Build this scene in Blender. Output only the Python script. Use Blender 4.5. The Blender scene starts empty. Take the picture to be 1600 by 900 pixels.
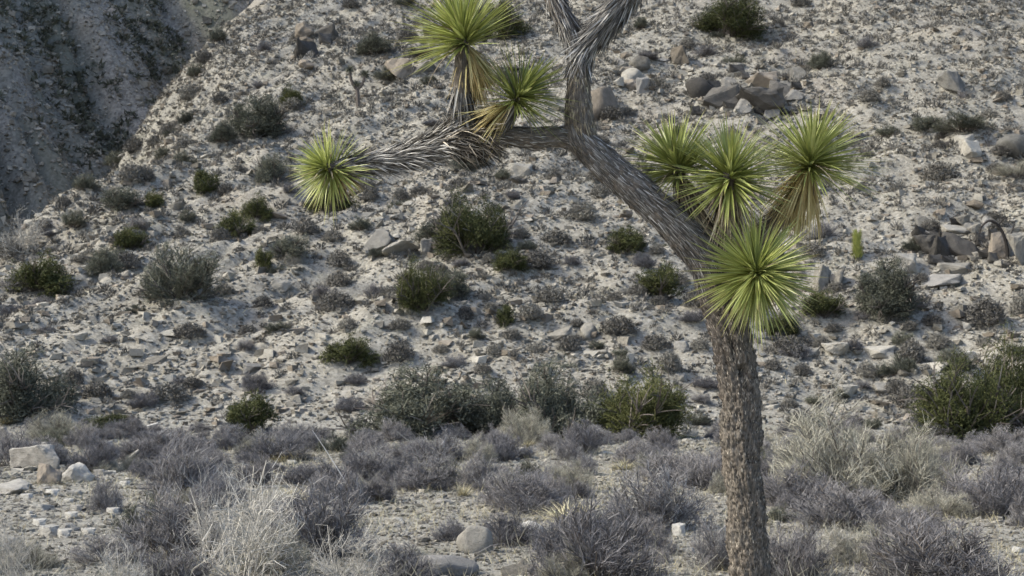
import bpy, bmesh, math, random
import numpy as np
from mathutils import Vector, Matrix

R = math.radians
rng = np.random.default_rng(7)
random.seed(7)
scene = bpy.context.scene
COL = scene.collection

# ------------------------------------------------------------------ camera
F = 2200.0                     # focal length in photo pixels (1600 wide)
CAMZ = 1.6
PITCH = math.atan(150 / F)
cam_data = bpy.data.cameras.new('camera')
cam_data.sensor_width = 36.0
cam_data.lens = 36.0 * F / 1600.0
cam_data.clip_end = 3000.0
cam_data.dof.use_dof = True
cam_data.dof.focus_distance = 9.0
cam_data.dof.aperture_fstop = 7.0
cam = bpy.data.objects.new('camera', cam_data)
cam.location = (0, 0, CAMZ)
cam.rotation_euler = (R(90) + PITCH, 0, 0)
COL.objects.link(cam)
scene.camera = cam
scene.render.resolution_x, scene.render.resolution_y = 1024, 576

# ------------------------------------------------------------------ light
SUN_DIR = np.array([-0.86, -0.10, 0.0]); SUN_EL = R(42)     # towards the sun, in plan
world = bpy.data.worlds.new('World'); scene.world = world
world.use_nodes = True
wn = world.node_tree
sky = wn.nodes.new('ShaderNodeTexSky'); sky.sky_type = 'NISHITA'
sky.sun_disc = False
sky.sun_elevation = SUN_EL
sun_az = math.atan2(SUN_DIR[0], SUN_DIR[1])                  # clockwise from +Y
sky.sun_rotation = sun_az
sky.dust_density = 3.0
bg = wn.nodes['Background']; bg.inputs['Strength'].default_value = 0.15
wn.links.new(sky.outputs[0], bg.inputs[0])
sd = bpy.data.lights.new('sun', 'SUN'); sd.energy = 2.5; sd.angle = R(4); sd.color = (1.0, 0.96, 0.82)
so = bpy.data.objects.new('sun', sd); COL.objects.link(so)
hd = SUN_DIR / np.linalg.norm(SUN_DIR)
sv = Vector((hd[0] * math.cos(SUN_EL), hd[1] * math.cos(SUN_EL), math.sin(SUN_EL)))
so.rotation_euler = sv.to_track_quat('Z', 'Y').to_euler()
scene.view_settings.view_transform = 'Standard'
scene.view_settings.look = 'None'
scene.view_settings.exposure = 1.1
scene.view_settings.gamma = 1.0

# ------------------------------------------------------------------ maths helpers
FWD = np.array([0, math.cos(PITCH), math.sin(PITCH)])
UPV = np.array([0, -math.sin(PITCH), math.cos(PITCH)])
RGT = np.array([1.0, 0, 0])
CAM = np.array([0, 0, CAMZ])
def up(px, py, depth):
    return CAM + depth * (FWD + RGT * (px - 800) / F + UPV * (450 - py) / F)
def proj(P):
    P = np.atleast_2d(P) - CAM
    d = P @ FWD
    return 800 + F * (P @ RGT) / d, 450 - F * (P @ UPV) / d, d

_tab = np.random.default_rng(11).random(65536)
def _h(ix, iy, s): return _tab[(ix * 374761393 + iy * 668265263 + s * 974634777) & 65535]
def _h3(ix, iy, iz, s): return _tab[(ix * 374761393 + iy * 668265263 + iz * 1274126177 + s * 974634777) & 65535]
def vn(x, y, s=0):
    x = np.asarray(x, float); y = np.asarray(y, float)
    ix = np.floor(x).astype(np.int64); iy = np.floor(y).astype(np.int64)
    fx = x - ix; fy = y - iy; fx = fx * fx * (3 - 2 * fx); fy = fy * fy * (3 - 2 * fy)
    a = _h(ix, iy, s); b = _h(ix + 1, iy, s); c = _h(ix, iy + 1, s); d = _h(ix + 1, iy + 1, s)
    return (a * (1 - fx) + b * fx) * (1 - fy) + (c * (1 - fx) + d * fx) * fy
def fbm(x, y, s=0, o=4):
    t = 0; a = 0.5
    for k in range(o):
        t = t + a * (vn(x, y, s + k) - 0.5); x = x * 2.03 + 7.1; y = y * 2.03 - 3.7; a *= 0.5
    return t
def vn3(p, s=0):
    ip = np.floor(p).astype(np.int64); f = p - ip; f = f * f * (3 - 2 * f)
    o = 0
    for dx in (0, 1):
        for dy in (0, 1):
            for dz in (0, 1):
                w = (f[:, 0] if dx else 1 - f[:, 0]) * (f[:, 1] if dy else 1 - f[:, 1]) * (f[:, 2] if dz else 1 - f[:, 2])
                o = o + w * _h3(ip[:, 0] + dx, ip[:, 1] + dy, ip[:, 2] + dz, s)
    return o
def sp(x): return np.where(x > 20, x, np.log1p(np.exp(np.minimum(x, 20))))
def unit(v): return v / np.maximum(np.linalg.norm(v, axis=-1, keepdims=True), 1e-9)

# ------------------------------------------------------------------ the lie of the land
FOOT = 46.0
def ledge(x, y):
    k = np.clip((x + 12) / 25, 0, 1)                     # strata swing from steep (left) to level (right)
    ang = R(48) * (1 - k) + R(8) * k
    # blended pair of directional noises
    def dirn(a, s):
        u = x * math.cos(a) + y * math.sin(a); v = -x * math.sin(a) + y * math.cos(a)
        return fbm(u / 9.0, v / 2.2, s, 3)
    def small(a, s):
        u = x * math.cos(a) + y * math.sin(a); v = -x * math.sin(a) + y * math.cos(a)
        return (np.abs(vn(u / 3.4, v / .8, s) - .5) + .5 * np.abs(vn(u / 1.5, v / .42, s + 1) - .5)) * .42
    return (dirn(R(46), 3) + small(R(46), 13)) * (1 - k) + (dirn(R(6), 9) + small(R(6), 17)) * k
def H_hill(x, y):
    x = np.asarray(x, float); y = np.asarray(y, float)
    foot = 45.0 + 1.2 * np.sin(x * 0.13 + 1) + np.clip(-x, 0, 40) * 0.10
    s = 0.50 + 0.03 * np.sin(x * 0.08)
    rise = s * sp((y - foot) / 1.6) * 1.6
    edge = np.interp(y, [50, 60, 70, 82, 94, 106, 120, 200], [-30, -26.5, -23.2, -21.0, -21.6, -23.8, -24.5, -27]) + .5 * np.sin(y * 0.5) + 1.8 * (vn(y * 0.35, 3, 5) - .5)
    drop = sp((edge + .3 - x) / 2.2) * 2.2 * 1.75
    m = np.clip((y - foot + 2) / 8, 0, 1)
    bumps = fbm(x / 14, y / 12, 21, 3) * 4.0 * m + ledge(x, y) * 2.0 * m
    fine = (fbm(x / 1.3, y / 1.3, 31, 3) * 0.6 + fbm(x / 3.6, y / 3.6, 35, 2) * .9) * m
    z = rise - drop * np.clip((y - 47) / 6, 0, 1) + bumps + fine
    return np.maximum(z, -1.0 + 0 * z)
def H_flat(x, y):
    return fbm(x / 6, y / 6, 41, 3) * 0.16 + fbm(x / .7, y / .7, 45, 3) * 0.05
def H(x, y):
    x = np.asarray(x, float); y = np.asarray(y, float)
    m = np.clip((y - 41) / 5, 0, 1); m = m * m * (3 - 2 * m)
    return H_flat(x, y) * (1 - 0.5 * m) + H_hill(x, y) * m
def H_far(x, y):
    x = np.asarray(x, float); y = np.asarray(y, float)
    t = (0.66 * x + 0.75 * y)
    rib = np.abs(vn(t / 8.5, (y - x) / 60, 51) - .5) * 2
    rib2 = np.abs(vn(t / 3.2, (y - x) / 30, 55) - .5) * 2
    z = 0.95 * (-x - 38) + 0.72 * (y - 88)
    return z + rib * 8.0 + rib2 * 3.2 + fbm(x / 5, y / 5, 57, 4) * 5.0 + np.abs(vn(x / 1.6, y / 1.6, 63) - .5) * 2.2 + np.abs(vn(t / 1.1, (y - x) / 7, 66) - .5) * 1.6 - 4.5

_D = np.concatenate([np.arange(7, 48, .04), np.arange(48, 190, .12)])
def at(px, py, far=False):
    d = (FWD + RGT * (px - 800) / F + UPV * (450 - py) / F)
    P = CAM + _D[:, None] * d
    h = H(P[:, 0], P[:, 1])
    if far: h = np.maximum(h, H_far(P[:, 0], P[:, 1]))
    k = np.nonzero(P[:, 2] <= h)[0]
    k = k[0] if len(k) else len(_D) - 1
    return P[k], _D[k]

# ------------------------------------------------------------------ mesh helpers
def mesh_np(name, V, Fs, mat, attrs=None, smooth=False, uv=None):
    me = bpy.data.meshes.new(name)
    V = np.asarray(V, np.float32)
    if not isinstance(Fs, (list, tuple)): Fs = [Fs]
    Fs = [f for f in Fs if len(f)]
    idx = np.concatenate([f.ravel() for f in Fs]).astype(np.int32)
    tot = np.concatenate([np.full(len(f), f.shape[1]) for f in Fs]).astype(np.int32)
    st = np.concatenate([[0], np.cumsum(tot)[:-1]]).astype(np.int32)
    me.vertices.add(len(V)); me.vertices.foreach_set('co', V.ravel())
    me.loops.add(len(idx)); me.loops.foreach_set('vertex_index', idx)
    me.polygons.add(len(tot)); me.polygons.foreach_set('loop_start', st)
    try: me.polygons.foreach_set('loop_total', tot)
    except Exception: pass
    me.polygons.foreach_set('use_smooth', np.full(len(tot), smooth))
    for k, a in (attrs or {}).items():
        at_ = me.attributes.new(k, 'FLOAT', 'POINT'); at_.data.foreach_set('value', np.asarray(a, np.float32))
    if uv is not None:
        l = me.uv_layers.new(name='UVMap'); l.data.foreach_set('uv', np.asarray(uv, np.float32)[idx].ravel())
    me.update(calc_edges=True)
    if mat: me.materials.append(mat)
    return me
class Acc:
    def __init__(s): s.V = []; s.F = {}; s.t = []; s.r = []; s.n = 0
    def add(s, V, F_, t=None, r=None):
        V = np.asarray(V).reshape(-1, 3); F_ = np.asarray(F_)
        s.F.setdefault(F_.shape[1], []).append(F_ + s.n); s.V.append(V)
        s.t.append(np.zeros(len(V)) if t is None else np.asarray(t).ravel())
        s.r.append(np.full(len(V), .5) if r is None else np.asarray(r).ravel()); s.n += len(V)
    def mesh(s, name, mat, smooth=False):
        return mesh_np(name, np.concatenate(s.V), [np.concatenate(f) for f in s.F.values()], mat,
                       {'t': np.concatenate(s.t), 'rnd': np.concatenate(s.r)}, smooth)
def rnd_unit(n, g=rng): return unit(g.normal(size=(n, 3)))
def blades(acc, base, d, n, L, W, bend=0.1, nseg=3, fold=0.3, r=None, taper=1.0, g=rng):
    """N pointed leaves: base, direction d, bend direction n, fold raises the edges"""
    N = len(base)
    L = np.broadcast_to(L, (N,)).astype(float); W = np.broadcast_to(W, (N,)).astype(float)
    bend = np.broadcast_to(bend, (N,)).astype(float)
    n = unit(n - (n * d).sum(1, keepdims=True) * d); s = np.cross(d, n)
    t = np.linspace(0, 1, nseg + 1)
    c = base[:, None] + L[:, None, None] * (t[None, :, None] * d[:, None] + (bend[:, None] * t[None] ** 2)[..., None] * n[:, None])
    prof = np.clip(np.minimum(0.75 + t * 1.2, 1.0) * (1 - t ** 2.2 * taper) + 0.02, 0.03, 1)
    w = 0.5 * W[:, None] * prof[None]
    if fold <= .101:                                     # small leaves and grass: flat, two triangles a segment
        V = np.stack([c - s[:, None] * w[..., None], c + s[:, None] * w[..., None]], 2); K = nseg + 1
        b = (np.arange(N) * K * 2)[:, None] + (np.arange(nseg) * 2)[None]
        F_ = (b[..., None] + np.array([0, 1, 3, 2])).reshape(-1, 4)
        if r is None: r = g.random(N)
        acc.add(V, F_, np.broadcast_to(t[None, :, None], (N, K, 2)), np.broadcast_to(np.asarray(r)[:, None, None], (N, K, 2)))
        return
    l_ = c - s[:, None] * w[..., None] - n[:, None] * (w * fold)[..., None]
    r_ = c + s[:, None] * w[..., None] - n[:, None] * (w * fold)[..., None]
    V = np.stack([l_, c, r_], 2)                         # N, K, 3, 3
    K = nseg + 1
    b = (np.arange(N) * K * 3)[:, None, None] + (np.arange(nseg) * 3)[None, :, None]
    q = np.array([[0, 1, 4, 3], [1, 2, 5, 4]])
    F_ = (b[..., None] + q[None, None]).reshape(-1, 4)
    if r is None: r = g.random(N)
    acc.add(V, F_, np.broadcast_to(t[None, :, None], (N, K, 3)), np.broadcast_to(np.asarray(r)[:, None, None], (N, K, 3)))
def sticks(acc, P, r0, r1, rr=None, sides=3, g=rng):
    """P: N,K,3 poly-lines -> thin tapered prisms"""
    N, K, _ = P.shape
    r0 = np.broadcast_to(r0, (N,)); r1 = np.broadcast_to(r1, (N,))
    tan = unit(np.gradient(P, axis=1))
    ref = np.where(np.abs(tan[..., 2:3]) > .9, np.array([1., 0, 0]), np.array([0, 0, 1.]))
    a = unit(np.cross(tan, ref)); b = np.cross(tan, a)
    t = np.linspace(0, 1, K)
    rad = r0[:, None] * (1 - t) + r1[:, None] * t
    ang = np.arange(sides) * 2 * math.pi / sides
    V = P[:, :, None] + rad[..., None, None] * (np.cos(ang)[:, None] * a[:, :, None] + np.sin(ang)[:, None] * b[:, :, None])
    base = (np.arange(N) * K * sides)[:, None, None] + (np.arange(K - 1) * sides)[None, :, None]
    j = np.arange(sides); j2 = (j + 1) % sides
    q = np.stack([j, j2, j2 + sides, j + sides], 1)
    F_ = (base[..., None] + q[None, None]).reshape(-1, 4)
    if rr is None: rr = g.random(N)
    acc.add(V, F_, np.broadcast_to(t[None, :, None], (N, K, sides)), np.broadcast_to(np.asarray(rr)[:, None, None], (N, K, sides)))
def link(name, me, parent=None, loc=None):
    o = bpy.data.objects.new(name, me); COL.objects.link(o)
    if parent: o.parent = parent
    if loc is not None: o.location = loc
    return o
def tag(o, label=None, cat=None, group=None, kind=None):
    if label: o['label'] = label
    if cat: o['category'] = cat
    if group: o['group'] = group
    if kind: o['kind'] = kind
    return o

# ------------------------------------------------------------------ materials
def new_mat(name):
    m = bpy.data.materials.new(name); m.use_nodes = True
    nt = m.node_tree; nt.nodes.clear()
    out = nt.nodes.new('ShaderNodeOutputMaterial'); p = nt.nodes.new('ShaderNodeBsdfPrincipled')
    nt.links.new(p.outputs[0], out.inputs[0])
    p.inputs['Specular IOR Level'].default_value = 0.2
    return m, nt, p, out
def nd(nt, t, **kw):
    n = nt.nodes.new(t)
    for k, v in kw.items():
        if k in n.inputs: n.inputs[k].default_value = v
        else: setattr(n, k, v)
    return n
def ramp(nt, fac, stops):
    r = nt.nodes.new('ShaderNodeValToRGB'); e = r.color_ramp.elements
    while len(e) < len(stops): e.new(0.5)
    for el, (p, c) in zip(e, stops): el.position = p; el.color = (*c, 1)
    nt.links.new(fac, r.inputs[0]); return r.outputs[0]
def mixc(nt, fac, a, b, mode='MIX'):
    m = nt.nodes.new('ShaderNodeMix'); m.data_type = 'RGBA'; m.blend_type = mode
    for s, v in ((0, fac), (6, a), (7, b)):
        if hasattr(v, 'is_output'): nt.links.new(v, m.inputs[s])
        else: m.inputs[s].default_value = (*v, 1) if isinstance(v, tuple) else v
    return m.outputs[2]
def mth(nt, op, a, b=0.0, clamp=False):
    m = nt.nodes.new('ShaderNodeMath'); m.operation = op; m.use_clamp = clamp
    for s, v in ((0, a), (1, b)):
        if hasattr(v, 'is_output'): nt.links.new(v, m.inputs[s])
        else: m.inputs[s].default_value = v
    return m.outputs[0]
def noise(nt, vec, scale, detail=4, rough=.6):
    n = nd(nt, 'ShaderNodeTexNoise', Scale=scale, Detail=detail, Roughness=rough)
    if vec is not None: nt.links.new(vec, n.inputs['Vector'])
    return n.outputs[0]
def mapping(nt, vec, scale, rot=(0, 0, 0)):
    m = nt.nodes.new('ShaderNodeMapping'); m.inputs['Scale'].default_value = scale; m.inputs['Rotation'].default_value = rot
    nt.links.new(vec, m.inputs[0]); return m.outputs[0]
def bump(nt, p, h, dist, st=0.7):
    b = nd(nt, 'ShaderNodeBump', Strength=st, Distance=dist); nt.links.new(h, b.inputs['Height']); nt.links.new(b.outputs[0], p.inputs['Normal'])
def coord(nt, k='Object'): return nt.nodes.new('ShaderNodeTexCoord').outputs[k]
def rnd_val(nt):
    a = nd(nt, 'ShaderNodeAttribute', attribute_name='rnd').outputs['Fac']
    o = nt.nodes.new('ShaderNodeObjectInfo').outputs['Random']
    return a, o
def plant_mat(name, stops, rough=.8, objmix=.45, transl=0.0, tipcol=None, basecol=None):
    m, nt, p, out = new_mat(name)
    a, o = rnd_val(nt)
    f = mth(nt, 'ADD', mth(nt, 'MULTIPLY', a, 1 - objmix), mth(nt, 'MULTIPLY', o, objmix))
    n = noise(nt, coord(nt), 3.0, 2)
    f = mth(nt, 'ADD', f, mth(nt, 'MULTIPLY', mth(nt, 'SUBTRACT', n, .5), .5), True)
    c = ramp(nt, f, stops)
    t = nd(nt, 'ShaderNodeAttribute', attribute_name='t').outputs['Fac']
    if tipcol: c = mixc(nt, mth(nt, 'MULTIPLY', mth(nt, 'SUBTRACT', t, .8), 4.0, True), c, tipcol)
    if basecol: c = mixc(nt, mth(nt, 'SUBTRACT', 1.0, mth(nt, 'MULTIPLY', t, 5.0, True), True), c, basecol)
    nt.links.new(c, p.inputs['Base Color']); p.inputs['Roughness'].default_value = rough
    if transl:
        tr = nt.nodes.new('ShaderNodeBsdfTranslucent'); nt.links.new(c, tr.inputs[0])
        mx = nt.nodes.new('ShaderNodeMixShader'); mx.inputs[0].default_value = transl
        nt.links.new(p.outputs[0], mx.inputs[1]); nt.links.new(tr.outputs[0], mx.inputs[2]); nt.links.new(mx.outputs[0], out.inputs[0])
    return m
def rock_mat(name, cols, scale=2.5, bd=.10):
    m, nt, p, out = new_mat(name)
    a, o = rnd_val(nt)
    co = coord(nt)
    off = nd(nt, 'ShaderNodeVectorMath', operation='ADD'); nt.links.new(co, off.inputs[0])
    cx = nt.nodes.new('ShaderNodeCombineXYZ'); k = mth(nt, 'MULTIPLY', o, 37.0); nt.links.new(k, cx.inputs[0]); nt.links.new(k, cx.inputs[1]); nt.links.new(cx.outputs[0], off.inputs[1])
    v = off.outputs[0]
    n1 = noise(nt, v, scale, 6, .65); n2 = noise(nt, v, scale * 9, 3, .7)
    f = mth(nt, 'ADD', mth(nt, 'MULTIPLY', n1, .8), mth(nt, 'MULTIPLY', n2, .35))
    f = mth(nt, 'ADD', mth(nt, 'SUBTRACT', f, .22), mth(nt, 'MULTIPLY', mth(nt, 'SUBTRACT', mth(nt, 'FRACT', mth(nt, 'ADD', a, o)), .5), .55), True)
    c = ramp(nt, f, cols)
    nt.links.new(c, p.inputs['Base Color']); p.inputs['Roughness'].default_value = .9
    bump(nt, p, mth(nt, 'ADD', n1, mth(nt, 'MULTIPLY', n2, .5)), bd)
    return m

M = {}
M['rubble'] = rock_mat('rubble', [(0.0, (.095, .087, .072)), (.3, (.22, .206, .178)), (.65, (.38, .362, .32)), (1, (.64, .62, .57))])
M['rock_pale'] = rock_mat('rock_pale', [(0.0, (.10, .092, .078)), (.35, (.23, .217, .19)), (.7, (.36, .343, .305)), (1, (.56, .54, .50))])
M['rock_tan'] = rock_mat('rock_tan', [(0.0, (.09, .078, .062)), (.4, (.18, .156, .128)), (.75, (.27, .238, .20)), (1, (.40, .37, .325))])
M['rock_dark'] = rock_mat('rock_dark', [(0.0, (.032, .030, .027)), (.35, (.065, .061, .056)), (.7, (.115, .108, .098)), (1, (.26, .25, .225))])
M['rock_white'] = rock_mat('rock_white', [(0.0, (.20, .19, .175)), (.35, (.38, .37, .345)), (.7, (.52, .51, .48)), (1, (.68, .67, .64))])
M['rock_green'] = rock_mat('rock_green', [(0.0, (.09, .088, .08)), (.4, (.175, .17, .16)), (.75, (.26, .252, .24)), (1, (.38, .37, .355))])
M['leaf'] = plant_mat('yucca_leaf', [(0, (.12, .142, .038)), (.35, (.235, .268, .075)), (.7, (.355, .392, .125)), (1, (.50, .52, .225))],
                      rough=.42, objmix=.35, transl=.22, tipcol=(.30, .22, .10), basecol=(.38, .41, .13))
M['leaf'].node_tree.nodes['Principled BSDF'].inputs['Specular IOR Level'].default_value = .45
M['dead_leaf'] = plant_mat('dead_yellow_leaf', [(0, (.20, .13, .055)), (.3, (.42, .33, .15)), (.65, (.60, .50, .26)), (1, (.55, .53, .26))], objmix=.2, transl=.15)
M['thatch'] = plant_mat('grey_thatch', [(0, (.042, .039, .036)), (.4, (.115, .11, .104)), (.75, (.235, .226, .212)), (1, (.52, .505, .475))], objmix=.1)
M['thatch_tan'] = plant_mat('tan_thatch', [(0, (.10, .08, .06)), (.4, (.24, .195, .135)), (.75, (.40, .34, .23)), (1, (.54, .50, .36))], objmix=.1)
M['flake'] = plant_mat('bark_flake', [(0, (.022, .019, .016)), (.45, (.078, .068, .056)), (.75, (.18, .158, .13)), (1, (.56, .50, .41))], objmix=.0)
M['green'] = plant_mat('olive_foliage', [(0, (.026, .033, .014)), (.4, (.056, .064, .024)), (.75, (.10, .106, .038)), (1, (.20, .195, .08))], objmix=.35, transl=.12)
M['dgreen'] = plant_mat('grey_green_foliage', [(0, (.045, .049, .038)), (.4, (.088, .094, .072)), (.75, (.145, .15, .115)), (1, (.25, .25, .19))], objmix=.35, transl=.1)
M['grey'] = plant_mat('grey_twigs', [(0, (.068, .066, .071)), (.4, (.145, .141, .148)), (.75, (.24, .233, .235)), (1, (.43, .42, .395))], objmix=.3)
M['cushion'] = plant_mat('cushion_foliage', [(0, (.056, .053, .049)), (.4, (.108, .103, .094)), (.75, (.17, .163, .145)), (1, (.28, .27, .235))], objmix=.5)
M['pale'] = plant_mat('pale_twigs', [(0, (.20, .19, .17)), (.4, (.34, .325, .295)), (.75, (.45, .435, .395)), (1, (.57, .55, .51))], objmix=.2)
M['wispy'] = plant_mat('wispy_twigs', [(0, (.125, .122, .098)), (.4, (.235, .228, .186)), (.75, (.33, .32, .262)), (1, (.45, .435, .37))], objmix=.2)
M['straw'] = plant_mat('straw', [(0, (.20, .18, .12)), (.4, (.33, .30, .20)), (.75, (.45, .41, .28)), (1, (.50, .50, .30))], objmix=.2)
M['stem'] = plant_mat('woody_stem', [(0, (.05, .042, .038)), (.5, (.11, .095, .085)), (1, (.20, .18, .16))], objmix=.2)
M['deadwood'] = plant_mat('weathered_wood', [(0, (.25, .24, .22)), (.5, (.45, .43, .40)), (1, (.65, .63, .59))], objmix=.2)
M['black'] = plant_mat('dark_branch', [(0, (.02, .018, .017)), (1, (.055, .048, .045))], objmix=.2)

def bark_mat():
    m, nt, p, out = new_mat('joshua_bark')
    uv = coord(nt, 'UV')
    v = mapping(nt, uv, (1.0, .42, 1.0))
    n1 = noise(nt, v, 55, 5, .7); n2 = noise(nt, uv, 7, 4, .6); n3 = noise(nt, mapping(nt, uv, (1, .12, 1)), 160, 3, .6)
    f = mth(nt, 'ADD', mth(nt, 'MULTIPLY', n1, .75), mth(nt, 'MULTIPLY', n3, .35))
    c = ramp(nt, f, [(.25, (.022, .019, .016)), (.43, (.068, .058, .048)), (.57, (.13, .112, .094)), (.74, (.34, .30, .25))])
    c = mixc(nt, mth(nt, 'MULTIPLY', mth(nt, 'SUBTRACT', n2, .42), 2.0, True), c, (.135, .128, .115))
    nt.links.new(c, p.inputs['Base Color']); p.inputs['Roughness'].default_value = .9
    bump(nt, p, f, .012, .9); return m
M['bark'] = bark_mat()

def ground_mat(name, stops, streak_rot, blotch, blotch2, grit=3.0):
    m, nt, p, out = new_mat(name)
    co = coord(nt)
    a = noise(nt, mapping(nt, co, (1, 3.2, 1), streak_rot), 0.55, 6, .7)
    b = noise(nt, co, grit, 5, .75)
    d = noise(nt, co, .16, 3, .5)
    f = mth(nt, 'ADD', mth(nt, 'ADD', mth(nt, 'MULTIPLY', a, .38), mth(nt, 'MULTIPLY', b, .42)), mth(nt, 'MULTIPLY', noise(nt, co, grit * 7, 3, .8), .30))
    c = ramp(nt, mth(nt, 'SUBTRACT', f, .05), stops)
    c = mixc(nt, mth(nt, 'MULTIPLY', mth(nt, 'SUBTRACT', d, .52), 3.5, True), c, blotch)
    d2 = noise(nt, co, .5, 4, .6)
    c = mixc(nt, mth(nt, 'MULTIPLY', mth(nt, 'SUBTRACT', d2, .58), 4.0, True), c, blotch2)
    vo = nd(nt, 'ShaderNodeTexVoronoi', Scale=grit * 4.5); nt.links.new(co, vo.inputs['Vector'])
    sepc = nt.nodes.new('ShaderNodeSeparateColor'); nt.links.new(vo.outputs['Color'], sepc.inputs[0])
    c = mixc(nt, .34, c, mixc(nt, sepc.outputs[0], (.10, .092, .075), (.47, .45, .40)))
    nt.links.new(c, p.inputs['Base Color']); p.inputs['Roughness'].default_value = .95
    e = noise(nt, co, grit * 6, 4, .8)
    bump(nt, p, mth(nt, 'ADD', b, mth(nt, 'MULTIPLY', e, .6)), .07, .8)
    return m
M['hill'] = ground_mat('stony_hillside', [(.34, (.075, .070, .058)), (.44, (.155, .146, .124)), (.54, (.235, .222, .192)), (.66, (.40, .385, .345))], (0, 0, R(-30)), (.21, .183, .15), (.205, .20, .145), 2.6)
M['ground'] = ground_mat('gravelly_ground', [(.34, (.09, .086, .075)), (.44, (.18, .176, .156)), (.54, (.275, .268, .242)), (.66, (.43, .42, .385))], (0, 0, 0), (.19, .188, .145), (.17, .178, .115), 7.0)
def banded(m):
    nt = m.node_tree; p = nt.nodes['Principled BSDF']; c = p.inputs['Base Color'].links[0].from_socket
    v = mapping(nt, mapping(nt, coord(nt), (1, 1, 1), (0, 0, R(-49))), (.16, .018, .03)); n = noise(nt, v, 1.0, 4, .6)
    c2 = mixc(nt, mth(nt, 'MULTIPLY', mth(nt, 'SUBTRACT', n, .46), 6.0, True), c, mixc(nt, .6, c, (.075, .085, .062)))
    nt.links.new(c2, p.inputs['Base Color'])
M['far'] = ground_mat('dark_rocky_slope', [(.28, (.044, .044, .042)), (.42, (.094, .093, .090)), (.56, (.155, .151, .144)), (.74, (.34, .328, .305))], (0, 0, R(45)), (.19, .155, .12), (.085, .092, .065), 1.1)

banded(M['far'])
# ------------------------------------------------------------------ terrain sheets
def grid(name, xs, ys, fn, mat):
    X, Y = np.meshgrid(xs, ys); Z = fn(X, Y)
    V = np.stack([X, Y, Z], -1).reshape(-1, 3)
    nx, ny = len(xs), len(ys)
    i = np.arange(nx - 1)[None] + (np.arange(ny - 1) * nx)[:, None]; i = i.ravel()
    o = link(name, mesh_np(name, V, np.stack([i, i + 1, i + 1 + nx, i + nx], 1), mat, smooth=True))
    return tag(o, kind='structure')
dense = np.arange(-17.5, 17.5, .2)
xs = np.concatenate([-np.geomspace(1500, 40, 14), np.arange(-38, -17.6, .25), dense, np.arange(17.6, 44, .25), np.geomspace(46, 1500, 14)])
g = grid('ground', xs, np.concatenate([-np.geomspace(1500, 4, 14), np.arange(0, 8, .8), np.arange(8, FOOT, .2), [FOOT]]), H, M['ground'])
tag(g, 'flat gravelly desert floor between the grey shrubs')
h = grid('hillside', xs, np.concatenate([[FOOT], np.arange(FOOT + .22, 124, .27), np.geomspace(125, 400, 24)]), H, M['hill'])
tag(h, 'pale stony hillside rising behind the scrub')
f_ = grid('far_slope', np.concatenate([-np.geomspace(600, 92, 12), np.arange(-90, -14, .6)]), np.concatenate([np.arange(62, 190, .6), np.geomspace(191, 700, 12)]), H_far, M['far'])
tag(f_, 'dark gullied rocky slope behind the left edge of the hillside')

# ------------------------------------------------------------------ plant prototypes (unit size: about 1 wide, 1 tall)
def grow(par, n, lo, hi, L, spread, upb, k, g):
    """n child poly-lines from parent poly-lines"""
    N, K, _ = par.shape
    i = g.integers(0, N, n); t = g.uniform(lo, hi, n) * (K - 1); a = np.minimum(t.astype(int), K - 2); fr = (t - a)[:, None]
    p = par[i, a] * (1 - fr) + par[i, a + 1] * fr
    d = unit(unit(par[i, a + 1] - par[i, a]) + rnd_unit(n, g) * spread + np.array([0, 0, upb]))
    wob = rnd_unit(n, g) * .22
    s = np.linspace(0, 1, k)
    Ls = L * g.uniform(.5, 1.2, n)
    return p[:, None] + Ls[:, None, None] * (s[None, :, None] * d[:, None] + (s ** 2)[None, :, None] * wob[:, None])
def shell(seed, g):
    """clip function that makes the crown uneven: lobed limit radius per direction"""
    ph = g.random(6) * 6.28
    def lim(P):
        az = np.arctan2(P[..., 1], P[..., 0])
        r = .5 * (1 + .16 * np.sin(2 * az + ph[0]) + .13 * np.sin(3 * az + ph[1]) + .10 * np.sin(5 * az + ph[2]))
        top = 1 * (1 + .12 * np.sin(3 * az + ph[3]) + .12 * np.sin(4 * P[..., 0] * 3 + ph[4]))
        return (np.hypot(P[..., 0], P[..., 1]) / r) ** 2 + (P[..., 2] / top) ** 2
    return lim
def stems0(n, g, spread=.5, k=5, h=.9):
    d = np.zeros((n, 3)); az = g.random(n) * 6.283; th = np.arccos(1 - g.random(n) ** .8 * (1 - math.cos(R(84))))
    d[:, 0] = np.sin(th) * np.cos(az) * .62; d[:, 1] = np.sin(th) * np.sin(az) * .62; d[:, 2] = np.cos(th) * 1.0
    s = np.linspace(0, 1, k); wob = rnd_unit(n, g) * .14
    b = np.stack([g.normal(0, .04, n), g.normal(0, .04, n), np.full(n, -.05)], 1)
    L = h * g.uniform(.65, 1.0, n)
    return b[:, None] + L[:, None, None] * (s[None, :, None] * d[:, None] + (s ** 2)[None, :, None] * wob[:, None])
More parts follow.
